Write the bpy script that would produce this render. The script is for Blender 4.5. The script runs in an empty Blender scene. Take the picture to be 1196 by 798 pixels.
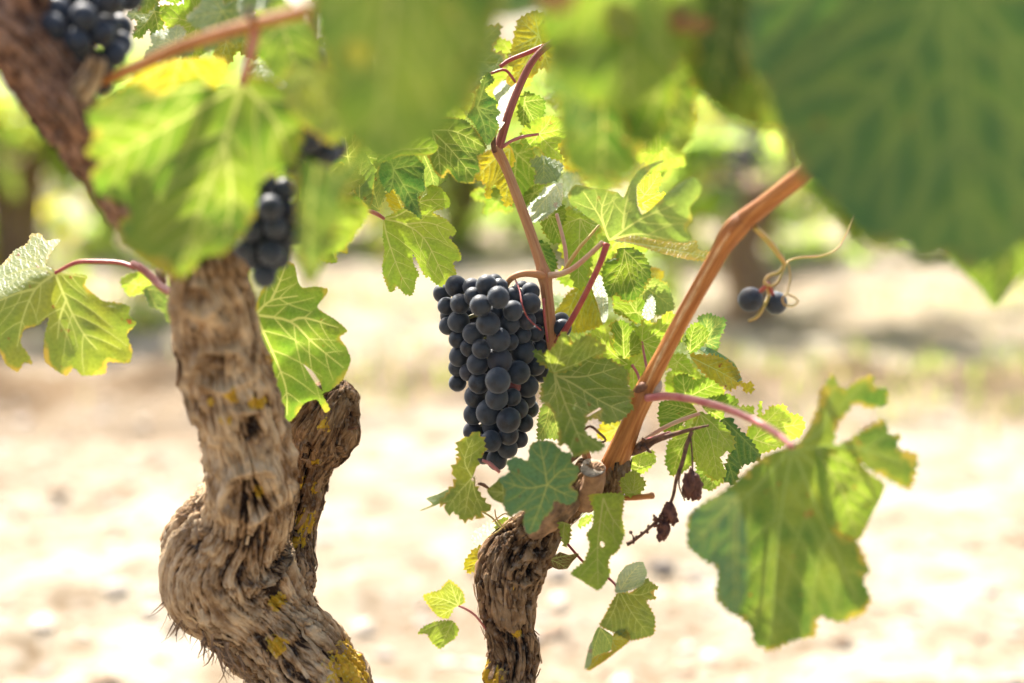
import bpy, math, random
import numpy as np
from mathutils import Vector, noise
from mathutils.geometry import delaunay_2d_cdt

random.seed(7)
RNG = np.random.default_rng(7)
S = bpy.context.scene
COL = S.collection
R = math.radians

# ------------------------------------------------------------------ camera
F = 50.0 / 36.0 * 1196.0            # focal length in photograph pixels
PITCH = math.atan((399 - 120) / F)
CAM = np.array([0.0, 0.0, 0.75])
FWD = np.array([0.0, math.cos(PITCH), -math.sin(PITCH)])
UP = np.array([0.0, math.sin(PITCH), math.cos(PITCH)])
RIGHT = np.array([1.0, 0.0, 0.0])
FOCUS = 1.03
cam = bpy.data.cameras.new('camera')
cam.lens = 50; cam.sensor_width = 36
cam.clip_start = 0.05; cam.clip_end = 600
cam.dof.use_dof = True
cam.dof.focus_distance = FOCUS
cam.dof.aperture_fstop = 2.0
cam_ob = bpy.data.objects.new('camera', cam)
COL.objects.link(cam_ob)
cam_ob.location = CAM
cam_ob.rotation_euler = (math.pi / 2 - PITCH, 0, 0)
S.camera = cam_ob

# ------------------------------------------------------------------ light
SUN_EL, SUN_AZ = R(52), R(-24)      # azimuth from +Y, negative = to the left
world = bpy.data.worlds.new('World'); S.world = world
world.use_nodes = True
nt = world.node_tree
bg = nt.nodes['Background']
sky = nt.nodes.new('ShaderNodeTexSky')
sky.sky_type = 'NISHITA'; sky.sun_disc = False
sky.sun_elevation = SUN_EL; sky.sun_rotation = SUN_AZ
sky.air_density = 1.0; sky.dust_density = 6.0; sky.ozone_density = 1.0
nt.links.new(sky.outputs[0], bg.inputs[0])
bg.inputs[1].default_value = 0.13
sun = bpy.data.lights.new('sun', 'SUN')
sun.energy = 4.6; sun.angle = R(0.5); sun.color = (1.0, 0.94, 0.84)
sun_ob = bpy.data.objects.new('sun', sun); COL.objects.link(sun_ob)
sd = Vector((math.sin(SUN_AZ) * math.cos(SUN_EL), math.cos(SUN_AZ) * math.cos(SUN_EL), math.sin(SUN_EL)))
sun_ob.rotation_euler = sd.to_track_quat('Z', 'Y').to_euler()
S.view_settings.view_transform = 'Standard'
S.view_settings.look = 'None'
S.view_settings.gamma = 1.0
S.view_settings.use_curve_mapping = False
S.view_settings.exposure = 1.64
S.render.engine = 'CYCLES'
S.cycles.max_bounces = 8
S.cycles.diffuse_bounces = 4
S.cycles.transmission_bounces = 6
S.cycles.use_denoising = True


# ------------------------------------------------------------------ helpers
def at(px, py, d):
    """point seen at photograph pixel (px, py) at depth d metres"""
    px = np.asarray(px, float); py = np.asarray(py, float); d = np.asarray(d, float)
    v = FWD[None] + ((px.reshape(-1, 1) - 598) / F) * RIGHT[None] - ((py.reshape(-1, 1) - 399) / F) * UP[None]
    out = CAM[None] + v * d.reshape(-1, 1)
    return out if out.shape[0] > 1 else out[0]


def mesh_obj(name, verts, faces, mat, parent=None, smooth=True, attrs=None, origin=None):
    me = bpy.data.meshes.new(name)
    o0 = np.zeros(3)
    if origin is not None:
        o0 = np.asarray(origin, float)
    elif parent is not None:
        o0 = wloc(parent)
    v = np.asarray(verts, float) - o0
    me.from_pydata(v.tolist(), [], faces)
    if smooth:
        me.polygons.foreach_set('use_smooth', [True] * len(me.polygons))
    for k, (typ, data) in (attrs or {}).items():
        a = me.attributes.new(k, typ, 'POINT')
        a.data.foreach_set('value' if typ == 'FLOAT' else 'vector', np.asarray(data, float).ravel())
    mats = mat if isinstance(mat, (list, tuple)) else [mat]
    for m in mats:
        me.materials.append(m)
    me.update()
    o = bpy.data.objects.new(name, me)
    COL.objects.link(o)
    if parent is not None:
        o.parent = parent
        if origin is not None:
            o.location = o0 - wloc(parent)
    elif origin is not None:
        o.location = o0
    return o


def wloc(o):
    p = np.array(o.location, float)
    while o.parent is not None:
        o = o.parent
        p = p + np.array(o.location, float)
    return p


def thing(name, loc, label, cat, group=None):
    o = bpy.data.objects.new(name, None)
    COL.objects.link(o)
    o.location = loc
    o.empty_display_size = 0.05
    o['label'] = label; o['category'] = cat
    if group: o['group'] = group
    return o


def structure(o, kind='structure'):
    o['kind'] = kind
    return o


def catmull(ctrl, step):
    """smooth path through control rows, about one row every `step` units of the first columns (world metres)"""
    c = np.asarray(ctrl, float)
    ext = np.vstack([2 * c[0] - c[1], c, 2 * c[-1] - c[-2]])
    out = []
    for i in range(1, len(ext) - 2):
        p0, p1, p2, p3 = ext[i - 1], ext[i], ext[i + 1], ext[i + 2]
        n = max(2, int(np.linalg.norm((p2 - p1)[:3]) / step))
        t = np.linspace(0, 1, n, endpoint=False)[:, None]
        out.append(0.5 * (2 * p1 + (p2 - p0) * t + (2 * p0 - 5 * p1 + 4 * p2 - p3) * t ** 2 + (3 * p1 - p0 - 3 * p2 + p3) * t ** 3))
    out.append(c[-1:])
    return np.vstack(out)


def px_path(rows):
    """rows (px, py, depth, radius px) -> world rows (x, y, z, radius m)"""
    rows = np.asarray(rows, float)
    p = at(rows[:, 0], rows[:, 1], rows[:, 2])
    return np.hstack([p, (rows[:, 3] * rows[:, 2] / F)[:, None]])


def frames(p):
    t = np.gradient(p, axis=0)
    t /= np.linalg.norm(t, axis=1)[:, None] + 1e-12
    n = np.cross(t[0], [0.13, 0.91, 0.2]); n /= np.linalg.norm(n)
    ns = [n]
    for i in range(1, len(p)):
        n = ns[-1] - t[i] * np.dot(ns[-1], t[i])
        n /= np.linalg.norm(n) + 1e-12
        ns.append(n)
    ns = np.array(ns)
    return t, ns, np.cross(t, ns)


def tube_geo(path, seg=8, cap=True, base=0):
    p, r = path[:, :3], path[:, 3]
    t, n, b = frames(p)
    a = np.linspace(0, 2 * np.pi, seg, endpoint=False)
    v = p[:, None] + r[:, None, None] * (np.cos(a)[None, :, None] * n[:, None] + np.sin(a)[None, :, None] * b[:, None])
    v = v.reshape(-1, 3)
    f = []
    m = len(p)
    for i in range(m - 1):
        for j in range(seg):
            k = (j + 1) % seg
            f.append((base + i * seg + j, base + i * seg + k, base + (i + 1) * seg + k, base + (i + 1) * seg + j))
    if cap:
        f.append(tuple(base + j for j in reversed(range(seg))))
        f.append(tuple(base + (m - 1) * seg + j for j in range(seg)))
    return v, f


class Geo:
    def __init__(self):
        self.v = []; self.f = []; self.n = 0
        self.mi = []
    def add(self, v, f, mi=0):
        off = self.n
        self.v.append(np.asarray(v, float))
        self.f += [tuple(i + off for i in q) for q in f]
        self.mi += [mi] * len(f)
        self.n += len(v)
    def tube(self, path, seg=6, mi=0):
        v, f = tube_geo(path, seg)
        self.add(v, f, mi)
    def build(self, name, mat, parent=None, origin=None, smooth=True):
        o = mesh_obj(name, np.vstack(self.v), self.f, mat, parent, smooth, origin=origin)
        if max(self.mi) > 0:
            o.data.polygons.foreach_set('material_index', self.mi)
        return o


def N3(x, y, z):
    return noise.noise((x, y, z))


# ------------------------------------------------------------------ materials
def new_mat(name):
    m = bpy.data.materials.new(name)
    m.use_nodes = True
    nt = m.node_tree
    nt.nodes.clear()
    out = nt.nodes.new('ShaderNodeOutputMaterial')
    return m, nt, out


def nd(nt, typ, **kw):
    n = nt.nodes.new(typ)
    for k, v in kw.items():
        if k.startswith('i_'):
            n.inputs[k[2:].replace('_', ' ')].default_value = v
        else:
            setattr(n, k, v)
    return n


def ramp(nt, src, stops, interp='LINEAR'):
    r = nt.nodes.new('ShaderNodeValToRGB')
    r.color_ramp.interpolation = interp
    els = r.color_ramp.elements
    while len(els) < len(stops): els.new(0.5)
    for e, (p, c) in zip(els, stops):
        e.position = p
        e.color = (*c, 1) if len(c) == 3 else c
    nt.links.new(src, r.inputs[0])
    return r


def mixc(nt, fac, a, b, mode='MIX'):
    m = nt.nodes.new('ShaderNodeMix'); m.data_type = 'RGBA'; m.blend_type = mode
    for s, v in ((m.inputs[0], fac), (m.inputs[6], a), (m.inputs[7], b)):
        if hasattr(v, 'is_linked') or hasattr(v, 'links'):
            nt.links.new(v, s)
        elif isinstance(v, (int, float)):
            s.default_value = v
        else:
            s.default_value = (*v, 1)
    return m.outputs[2]


def math_n(nt, op, a, b=None, clamp=False):
    m = nt.nodes.new('ShaderNodeMath'); m.operation = op; m.use_clamp = clamp
    for i, v in enumerate((a, b)):
        if v is None: continue
        if isinstance(v, (int, float)): m.inputs[i].default_value = v
        else: nt.links.new(v, m.inputs[i])
    return m.outputs[0]


def leaf_material(name, base, base2, trans, trans2, brown=0.3, tf=0.5, rough=0.42, spot=0.25, spec=0.32):
    """thin leaf: reflecting skin plus light passing through; colour varies between two tones, edges can dry to brown"""
    m, nt, out = new_mat(name)
    at_uv = nd(nt, 'ShaderNodeAttribute', attribute_name='luv')      # leaf coordinates in metres, offset per leaf
    at_e = nd(nt, 'ShaderNodeAttribute', attribute_name='edge')
    at_v = nd(nt, 'ShaderNodeAttribute', attribute_name='vein')
    n1 = nd(nt, 'ShaderNodeTexNoise', i_Scale=38.0, i_Detail=4.0)
    nt.links.new(at_uv.outputs['Vector'], n1.inputs['Vector'])
    n2 = nd(nt, 'ShaderNodeTexNoise', i_Scale=420.0, i_Detail=3.0)
    nt.links.new(at_uv.outputs['Vector'], n2.inputs['Vector'])
    f1 = ramp(nt, n1.outputs[0], [(0.36, (0, 0, 0)), (0.66, (1, 1, 1))]).outputs[0]
    col = mixc(nt, f1, base, base2)
    tcol = mixc(nt, f1, trans, trans2)
    fine = ramp(nt, n2.outputs[0], [(0.3, (0.72, 0.74, 0.7)), (0.7, (1.15, 1.12, 1.1))]).outputs[0]
    col = mixc(nt, 1.0, col, fine, 'MULTIPLY')
    tcol = mixc(nt, 0.7, tcol, fine, 'MULTIPLY')
    # reticulate small veins
    vo = nd(nt, 'ShaderNodeTexVoronoi', feature='DISTANCE_TO_EDGE', i_Scale=330.0)
    nt.links.new(at_uv.outputs['Vector'], vo.inputs['Vector'])
    net = ramp(nt, vo.outputs['Distance'], [(0.0, (1, 1, 1)), (0.09, (0, 0, 0))]).outputs[0]
    nf = math_n(nt, 'MULTIPLY', net, 0.16)
    col = mixc(nt, nf, col, (0.22, 0.27, 0.10))
    tcol = mixc(nt, nf, tcol, (0.36, 0.40, 0.09))
    # paler band along the veins
    vb = math_n(nt, 'MULTIPLY', at_v.outputs['Fac'], 0.45)
    col = mixc(nt, vb, col, (0.17, 0.22, 0.06))
    tcol = mixc(nt, math_n(nt, 'MULTIPLY', vb, 0.6), tcol, (0.36, 0.40, 0.06))
    # dry edges and spots
    n3 = nd(nt, 'ShaderNodeTexNoise', i_Scale=75.0, i_Detail=5.0)
    nt.links.new(at_uv.outputs['Vector'], n3.inputs['Vector'])
    em = math_n(nt, 'MULTIPLY', at_e.outputs['Fac'], n3.outputs[0])
    em = ramp(nt, em, [(0.46 - 0.1 * brown, (0, 0, 0)), (0.60 - 0.1 * brown, (1, 1, 1))]).outputs[0]
    em = math_n(nt, 'MULTIPLY', em, brown * 2.0, True)
    ycol = mixc(nt, em, col, (0.36, 0.27, 0.05))
    ytc = mixc(nt, em, tcol, (0.62, 0.42, 0.05))
    n4 = nd(nt, 'ShaderNodeTexNoise', i_Scale=120.0, i_Detail=3.0)
    nt.links.new(at_uv.outputs['Vector'], n4.inputs['Vector'])
    sp = ramp(nt, n4.outputs[0], [(0.70 - 0.04 * spot, (0, 0, 0)), (0.75 - 0.04 * spot, (1, 1, 1))]).outputs[0]
    sp = math_n(nt, 'MULTIPLY', sp, min(1.0, spot * 2.5))
    ycol = mixc(nt, sp, ycol, (0.20, 0.085, 0.025))
    ytc = mixc(nt, sp, ytc, (0.28, 0.10, 0.02))
    bump = nd(nt, 'ShaderNodeBump', i_Strength=0.35, i_Distance=0.0007)
    hh = math_n(nt, 'MULTIPLY', net, -1.0)
    hh = math_n(nt, 'ADD', hh, n2.outputs[0])
    nt.links.new(hh, bump.inputs['Height'])
    pr = nd(nt, 'ShaderNodeBsdfPrincipled')
    pr.inputs['Roughness'].default_value = rough
    pr.inputs['Specular IOR Level'].default_value = spec
    nt.links.new(ycol, pr.inputs['Base Color'])
    nt.links.new(bump.outputs[0], pr.inputs['Normal'])
    tr = nd(nt, 'ShaderNodeBsdfTranslucent')
    nt.links.new(ytc, tr.inputs['Color'])
    nt.links.new(bump.outputs[0], tr.inputs['Normal'])
    mx = nd(nt, 'ShaderNodeMixShader'); mx.inputs[0].default_value = tf
    nt.links.new(pr.outputs[0], mx.inputs[1]); nt.links.new(tr.outputs[0], mx.inputs[2])
    nt.links.new(mx.outputs[0], out.inputs[0])
    return m


LEAF = {
    'green': leaf_material('leaf_green', (0.0353, 0.0876, 0.0215), (0.0630, 0.1236, 0.0253), (0.1512, 0.2987, 0.0190), (0.2772, 0.3914, 0.0240), 0.25),
    'dark': leaf_material('leaf_dark_green', (0.0218, 0.0680, 0.0340), (0.0370, 0.0927, 0.0378), (0.0588, 0.1648, 0.0215), (0.1008, 0.2163, 0.0240), 0.2, 0.45),
    'light': leaf_material('leaf_light_green', (0.0882, 0.1597, 0.0390), (0.1218, 0.1905, 0.0465), (0.2940, 0.4635, 0.0290), (0.4200, 0.5356, 0.0415), 0.2, 0.55),
    'yellow': leaf_material('leaf_yellowing', (0.16, 0.175, 0.020), (0.24, 0.20, 0.020), (0.48, 0.47, 0.016), (0.64, 0.50, 0.02), 0.5, 0.52, spot=0.6),
    'under': leaf_material('leaf_underside', (0.1176, 0.1854, 0.0915), (0.1428, 0.2163, 0.1040), (0.2352, 0.3708, 0.0415), (0.3024, 0.4120, 0.0478), 0.2, 0.42, rough=0.5, spec=.5),
    'blue': leaf_material('leaf_bluish_green', (0.0714, 0.1545, 0.0915), (0.0924, 0.1905, 0.0990), (0.1260, 0.2884, 0.0478), (0.1932, 0.3502, 0.0478), 0.2, 0.40, rough=0.5),
    'mottled': leaf_material('leaf_mottled', (0.0302, 0.0772, 0.0240), (0.0798, 0.1185, 0.0265), (0.0924, 0.2060, 0.0190), (0.2352, 0.3090, 0.0240), 0.35, 0.48, spot=0.6),
    'lime': leaf_material('leaf_lime', (0.1092, 0.1700, 0.0490), (0.1428, 0.1854, 0.0415), (0.2016, 0.2884, 0.0190), (0.3024, 0.3296, 0.0190), 0.45, 0.5, spot=0.55, spec=.5),
    'rust': leaf_material('leaf_rust', (0.30, 0.075, 0.025), (0.36, 0.11, 0.03), (0.50, 0.10, 0.02), (0.55, 0.18, 0.03), 0.1, 0.4, rough=0.6),
    'dry': leaf_material('leaf_dry_brown', (0.12, 0.06, 0.025), (0.20, 0.10, 0.04), (0.14, 0.06, 0.02), (0.2, 0.09, 0.03), 0.1, 0.25, rough=0.8),
}


def simple_mat(name, c1, c2, scale=60, rough=0.55, bump=0.2, trans=None, spec=0.4, stretch=None, dist=0.001):
    m, nt, out = new_mat(name)
    tc = nd(nt, 'ShaderNodeTexCoord')
    src = tc.outputs['Object']
    if stretch:
        mp = nd(nt, 'ShaderNodeMapping'); mp.inputs['Scale'].default_value = stretch
        nt.links.new(src, mp.inputs[0]); src = mp.outputs[0]
    n = nd(nt, 'ShaderNodeTexNoise', i_Scale=scale, i_Detail=5.0)
    nt.links.new(src, n.inputs['Vector'])
    c = ramp(nt, n.outputs[0], [(0.35, c1), (0.65, c2)]).outputs[0]
    pr = nd(nt, 'ShaderNodeBsdfPrincipled')
    pr.inputs['Roughness'].default_value = rough
    pr.inputs['Specular IOR Level'].default_value = spec
    nt.links.new(c, pr.inputs['Base Color'])
    b = nd(nt, 'ShaderNodeBump', i_Strength=bump, i_Distance=dist)
    nt.links.new(n.outputs[0], b.inputs['Height']); nt.links.new(b.outputs[0], pr.inputs['Normal'])
    sh = pr.outputs[0]
    if trans:
        tr = nd(nt, 'ShaderNodeBsdfTranslucent'); tr.inputs[0].default_value = (*trans, 1)
        mx = nd(nt, 'ShaderNodeMixShader'); mx.inputs[0].default_value = 0.58
        nt.links.new(sh, mx.inputs[1]); nt.links.new(tr.outputs[0], mx.inputs[2]); sh = mx.outputs[0]
    nt.links.new(sh, out.inputs[0])
    return m


VEIN = simple_mat('leaf_vein', (0.22, 0.26, 0.09), (0.29, 0.32, 0.12), 300, 0.5, 0.1, (0.46, 0.50, 0.12))
VEIN_DARK = simple_mat('leaf_vein_green', (0.11, 0.16, 0.06), (0.15, 0.20, 0.075), 300, 0.5, 0.1, (0.22, 0.30, 0.06))
PET_PINK = simple_mat('petiole_pink', (0.38, 0.10, 0.10), (0.46, 0.18, 0.15), 120, 0.4, 0.1)
PET_RED = simple_mat('petiole_red', (0.28, 0.04, 0.045), (0.37, 0.08, 0.055), 120, 0.4, 0.1)
PET_GREEN = simple_mat('petiole_green', (0.35, 0.36, 0.14), (0.45, 0.36, 0.2), 120, 0.4, 0.1)
PET_PALE = simple_mat('petiole_pale', (0.48, 0.24, 0.15), (0.52, 0.36, 0.2), 90, 0.4, 0.1)
TENDRIL = simple_mat('tendril', (0.42, 0.33, 0.08), (0.5, 0.30, 0.10), 150, 0.5, 0.1)
DRYTWIG = simple_mat('dry_twig', (0.07, 0.034, 0.02), (0.19, 0.09, 0.05), 220, 0.8, 0.5)
RAISIN = simple_mat('raisin', (0.05, 0.016, 0.012), (0.16, 0.062, 0.038), 250, 0.7, 0.8, dist=0.003)


def cane_material(name, c1, c2, groove, s=1.0):
    m, nt, out = new_mat(name)
    a = nd(nt, 'ShaderNodeAttribute', attribute_name='bark')
    n = nd(nt, 'ShaderNodeTexNoise', i_Scale=520.0 * s, i_Detail=4.0)
    nt.links.new(a.outputs['Vector'], n.inputs['Vector'])
    n2 = nd(nt, 'ShaderNodeTexNoise', i_Scale=70.0 * s, i_Detail=5.0)
    nt.links.new(a.outputs['Vector'], n2.inputs['Vector'])
    c = ramp(nt, n.outputs[0], [(0.38, c1), (0.62, c2)]).outputs[0]
    f = ramp(nt, n2.outputs[0], [(0.48, (0, 0, 0)), (0.68, (1, 1, 1))]).outputs[0]
    c = mixc(nt, f, c, groove)
    pr = nd(nt, 'ShaderNodeBsdfPrincipled')
    pr.inputs['Roughness'].default_value = 0.55
    pr.inputs['Specular IOR Level'].default_value = 0.3
    nt.links.new(c, pr.inputs['Base Color'])
    b = nd(nt, 'ShaderNodeBump', i_Strength=0.9, i_Distance=0.0016)
    nt.links.new(n.outputs[0], b.inputs['Height']); nt.links.new(b.outputs[0], pr.inputs['Normal'])
    nt.links.new(pr.outputs[0], out.inputs[0])
    return m


CANE = cane_material('cane_orange_brown', (0.34, 0.12, 0.030), (0.52, 0.225, 0.065), (0.17, 0.058, 0.02))
SHOOT = cane_material('shoot_tan', (0.40, 0.18, 0.075), (0.47, 0.25, 0.11), (0.38, 0.11, 0.06), 1.6)
SHOOT_RED = cane_material('shoot_red', (0.24, 0.07, 0.05), (0.32, 0.10, 0.07), (0.18, 0.05, 0.04), 1.6)


def bark_material(name, crest, mid, deep, lichen=True):
    m, nt, out = new_mat(name)
    a = nd(nt, 'ShaderNodeAttribute', attribute_name='bark')
    h = nd(nt, 'ShaderNodeAttribute', attribute_name='relief')
    li = nd(nt, 'ShaderNodeAttribute', attribute_name='lichen')
    n = nd(nt, 'ShaderNodeTexNoise', i_Scale=420.0, i_Detail=6.0, i_Roughness=0.65)
    nt.links.new(a.outputs['Vector'], n.inputs['Vector'])
    tc = nd(nt, 'ShaderNodeTexCoord')
    n2 = nd(nt, 'ShaderNodeTexNoise', i_Scale=32.0, i_Detail=5.0)
    nt.links.new(tc.outputs['Object'], n2.inputs['Vector'])
    n3 = nd(nt, 'ShaderNodeTexNoise', i_Scale=260.0, i_Detail=5.0)
    nt.links.new(tc.outputs['Object'], n3.inputs['Vector'])
    hs = math_n(nt, 'ADD', h.outputs['Fac'], math_n(nt, 'MULTIPLY', math_n(nt, 'SUBTRACT', n.outputs[0], 0.5), 1.7))
    c = ramp(nt, hs, [(0.22, deep), (0.45, mid), (0.80, crest)]).outputs[0]
    tint = ramp(nt, n2.outputs[0], [(0.36, (0.55, 0.46, 0.38)), (0.5, (0.95, 0.9, 0.84)), (0.66, (1.25, 1.2, 1.14))]).outputs[0]
    n2.inputs['Scale'].default_value = 55.0
    c = mixc(nt, 1.0, c, tint, 'MULTIPLY')
    # grey weathering on part of the bark
    gw = ramp(nt, n3.outputs[0], [(0.52, (0, 0, 0)), (0.68, (1, 1, 1))]).outputs[0]
    c = mixc(nt, math_n(nt, 'MULTIPLY', gw, 0.25), c, (0.42, 0.38, 0.33))
    # dark flecks and scars
    n5 = nd(nt, 'ShaderNodeTexNoise', i_Scale=150.0, i_Detail=6.0, i_Roughness=0.7)
    nt.links.new(a.outputs['Vector'], n5.inputs['Vector'])
    c = mixc(nt, ramp(nt, n5.outputs[0], [(0.56, (0, 0, 0)), (0.68, (0.7, 0.7, 0.7))]).outputs[0], c, deep)
    if lichen:
        lf = math_n(nt, 'ADD', li.outputs['Fac'], math_n(nt, 'MULTIPLY', math_n(nt, 'SUBTRACT', n3.outputs[0], 0.5), 1.6))
        lf = ramp(nt, lf, [(0.56, (0, 0, 0)), (0.66, (1, 1, 1))]).outputs[0]
        lf = math_n(nt, 'MULTIPLY', lf, 0.9)
        lc = ramp(nt, n3.outputs[0], [(0.3, (0.30, 0.20, 0.06)), (0.45, (0.50, 0.28, 0.012)), (0.62, (0.60, 0.39, 0.03)), (0.75, (0.46, 0.42, 0.22))]).outputs[0]
        c = mixc(nt, lf, c, lc)
    pr = nd(nt, 'ShaderNodeBsdfPrincipled')
    pr.inputs['Roughness'].default_value = 0.85
    pr.inputs['Specular IOR Level'].default_value = 0.2
    nt.links.new(c, pr.inputs['Base Color'])
    b = nd(nt, 'ShaderNodeBump', i_Strength=1.0, i_Distance=0.004)
    nt.links.new(n.outputs[0], b.inputs['Height']); nt.links.new(b.outputs[0], pr.inputs['Normal'])
    nt.links.new(pr.outputs[0], out.inputs[0])
    return m


BARK_PALE = bark_material('bark_pale', (0.54, 0.42, 0.275), (0.31, 0.195, 0.10), (0.034, 0.018, 0.010))
BARK_BROWN = bark_material('bark_brown', (0.32, 0.21, 0.115), (0.135, 0.076, 0.038), (0.014, 0.008, 0.005))
BARK_RED = bark_material('bark_reddish', (0.38, 0.22, 0.14), (0.20, 0.10, 0.06), (0.035, 0.017, 0.011), False)
CUTWOOD = simple_mat('cut_wood', (0.20, 0.15, 0.11), (0.44, 0.37, 0.29), 220, 0.85, 0.8)


def grape_material(name, skin, bloom, amount):
    m, nt, out = new_mat(name)
    tc = nd(nt, 'ShaderNodeTexCoord')
    oi = nd(nt, 'ShaderNodeObjectInfo')
    ad = nd(nt, 'ShaderNodeVectorMath', operation='ADD')
    sc = nd(nt, 'ShaderNodeVectorMath', operation='SCALE'); sc.inputs['Scale'].default_value = 31.0
    nt.links.new(oi.outputs['Random'], sc.inputs[0])
    nt.links.new(tc.outputs['Object'], ad.inputs[0]); nt.links.new(sc.outputs[0], ad.inputs[1])
    n = nd(nt, 'ShaderNodeTexNoise', i_Scale=1.4, i_Detail=5.0, i_Roughness=0.6)
    nt.links.new(ad.outputs[0], n.inputs['Vector'])
    n2 = nd(nt, 'ShaderNodeTexNoise', i_Scale=14.0, i_Detail=3.0)
    nt.links.new(ad.outputs[0], n2.inputs['Vector'])
    s = math_n(nt, 'ADD', n.outputs[0], math_n(nt, 'MULTIPLY', math_n(nt, 'SUBTRACT', n2.outputs[0], 0.5), 0.35))
    s = math_n(nt, 'ADD', s, math_n(nt, 'MULTIPLY', math_n(nt, 'SUBTRACT', oi.outputs['Random'], 0.5), 0.12))
    f = ramp(nt, s, [(0.34, (0.05, 0.05, 0.05)), (0.50, (0.75, 0.75, 0.75)), (0.66, (1, 1, 1))]).outputs[0]
    c = mixc(nt, math_n(nt, 'MULTIPLY', f, amount), skin, bloom)
    c = mixc(nt, ramp(nt, oi.outputs['Random'], [(0.85, (0, 0, 0)), (1.0, (0.35, 0.35, 0.35))]).outputs[0], c, (0.035, 0.022, 0.030))
    pr = nd(nt, 'ShaderNodeBsdfPrincipled')
    nt.links.new(c, pr.inputs['Base Color'])
    rg = ramp(nt, f, [(0.0, (0.42,) * 3), (1.0, (0.62,) * 3)]).outputs[0]
    nt.links.new(rg, pr.inputs['Roughness'])
    pr.inputs['Specular IOR Level'].default_value = 0.4
    pr.inputs['Sheen Weight'].default_value = 0.25
    pr.inputs['Sheen Roughness'].default_value = 0.5
    pr.inputs['Sheen Tint'].default_value = (0.75, 0.82, 0.95, 1)
    nt.links.new(pr.outputs[0], out.inputs[0])
    return m


GRAPE = grape_material('grape_blue_black', (0.006, 0.006, 0.010), (0.026, 0.036, 0.050), 0.95)
GRAPE_RED = grape_material('grape_unripe_red', (0.20, 0.04, 0.04), (0.26, 0.10, 0.10), 0.5)


# ------------------------------------------------------------------ ground and distance
def ground_h(x, y):
    h = 0.030 * N3(x * 2.3, y * 2.3, 0.3) + 0.020 * N3(x * 6.1, y * 6.1, 4.1) + 0.012 * N3(x * 15, y * 15, 8.0)
    c = N3(x * 9, y * 7, 2.0)
    band = math.exp(-((y - 3.55) / .35) ** 2)
    return h + max(0.0, c - 0.25) * 0.05 + band * (.04 + .10 * max(0.0, N3(x * 5, y * 6, 3.0)))


def build_ground():
    xs = np.unique(np.concatenate([np.arange(-3.2, 3.2, 0.035), np.linspace(-3.2, -120, 50), np.linspace(3.2, 120, 50)]))
    ys = np.unique(np.concatenate([np.linspace(-60, 0.6, 40), np.arange(0.6, 7.5, 0.035), np.linspace(7.5, 20, 60), np.linspace(20, 260, 50)]))
    v = [];
    for y in ys:
        for x in xs:
            near = abs(x) < 20 and -2 < y < 25
            v.append((x, y, ground_h(x, y) if near else 0.0))
    nx = len(xs)
    f = [(j * nx + i, j * nx + i + 1, (j + 1) * nx + i + 1, (j + 1) * nx + i) for j in range(len(ys) - 1) for i in range(nx - 1)]
    m, nt, out = new_mat('stony_soil')
    tc = nd(nt, 'ShaderNodeTexCoord')
    def nz(scale, detail=6.0):
        n = nd(nt, 'ShaderNodeTexNoise', i_Scale=scale, i_Detail=detail, i_Roughness=0.6)
        nt.links.new(tc.outputs['Object'], n.inputs['Vector']); return n.outputs[0]
    a, b, c = nz(0.9), nz(7.0), nz(45.0)
    col = ramp(nt, b, [(0.36, (0.16, 0.108, 0.058)), (0.5, (0.335, 0.278, 0.195)), (0.64, (0.47, 0.425, 0.34))]).outputs[0]
    col = mixc(nt, ramp(nt, a, [(0.45, (0, 0, 0)), (0.60, (0.9, 0.9, 0.9))]).outputs[0], col, (0.19, 0.13, 0.076))
    col = mixc(nt, ramp(nt, c, [(0.40, (0.0,) * 3), (0.7, (0.5,) * 3)]).outputs[0], col, (0.49, 0.45, 0.365))
    # a strip of browner earth along the row
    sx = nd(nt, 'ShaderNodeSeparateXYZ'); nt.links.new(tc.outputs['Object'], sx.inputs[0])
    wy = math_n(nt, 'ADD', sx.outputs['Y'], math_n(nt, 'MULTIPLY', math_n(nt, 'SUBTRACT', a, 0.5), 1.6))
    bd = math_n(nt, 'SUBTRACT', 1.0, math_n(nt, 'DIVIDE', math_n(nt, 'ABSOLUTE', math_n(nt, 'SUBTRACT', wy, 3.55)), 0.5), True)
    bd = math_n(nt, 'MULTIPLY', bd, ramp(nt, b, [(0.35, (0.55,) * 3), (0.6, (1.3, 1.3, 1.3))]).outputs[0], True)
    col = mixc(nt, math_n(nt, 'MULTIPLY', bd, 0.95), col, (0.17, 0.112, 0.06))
    pr = nd(nt, 'ShaderNodeBsdfPrincipled'); pr.inputs['Roughness'].default_value = 0.95
    pr.inputs['Specular IOR Level'].default_value = 0.1
    nt.links.new(col, pr.inputs['Base Color'])
    bp = nd(nt, 'ShaderNodeBump', i_Strength=0.9, i_Distance=0.035)
    nt.links.new(c, bp.inputs['Height']); nt.links.new(bp.outputs[0], pr.inputs['Normal'])
    nt.links.new(pr.outputs[0], out.inputs[0])
    structure(mesh_obj('ground', v, f, m))


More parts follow.
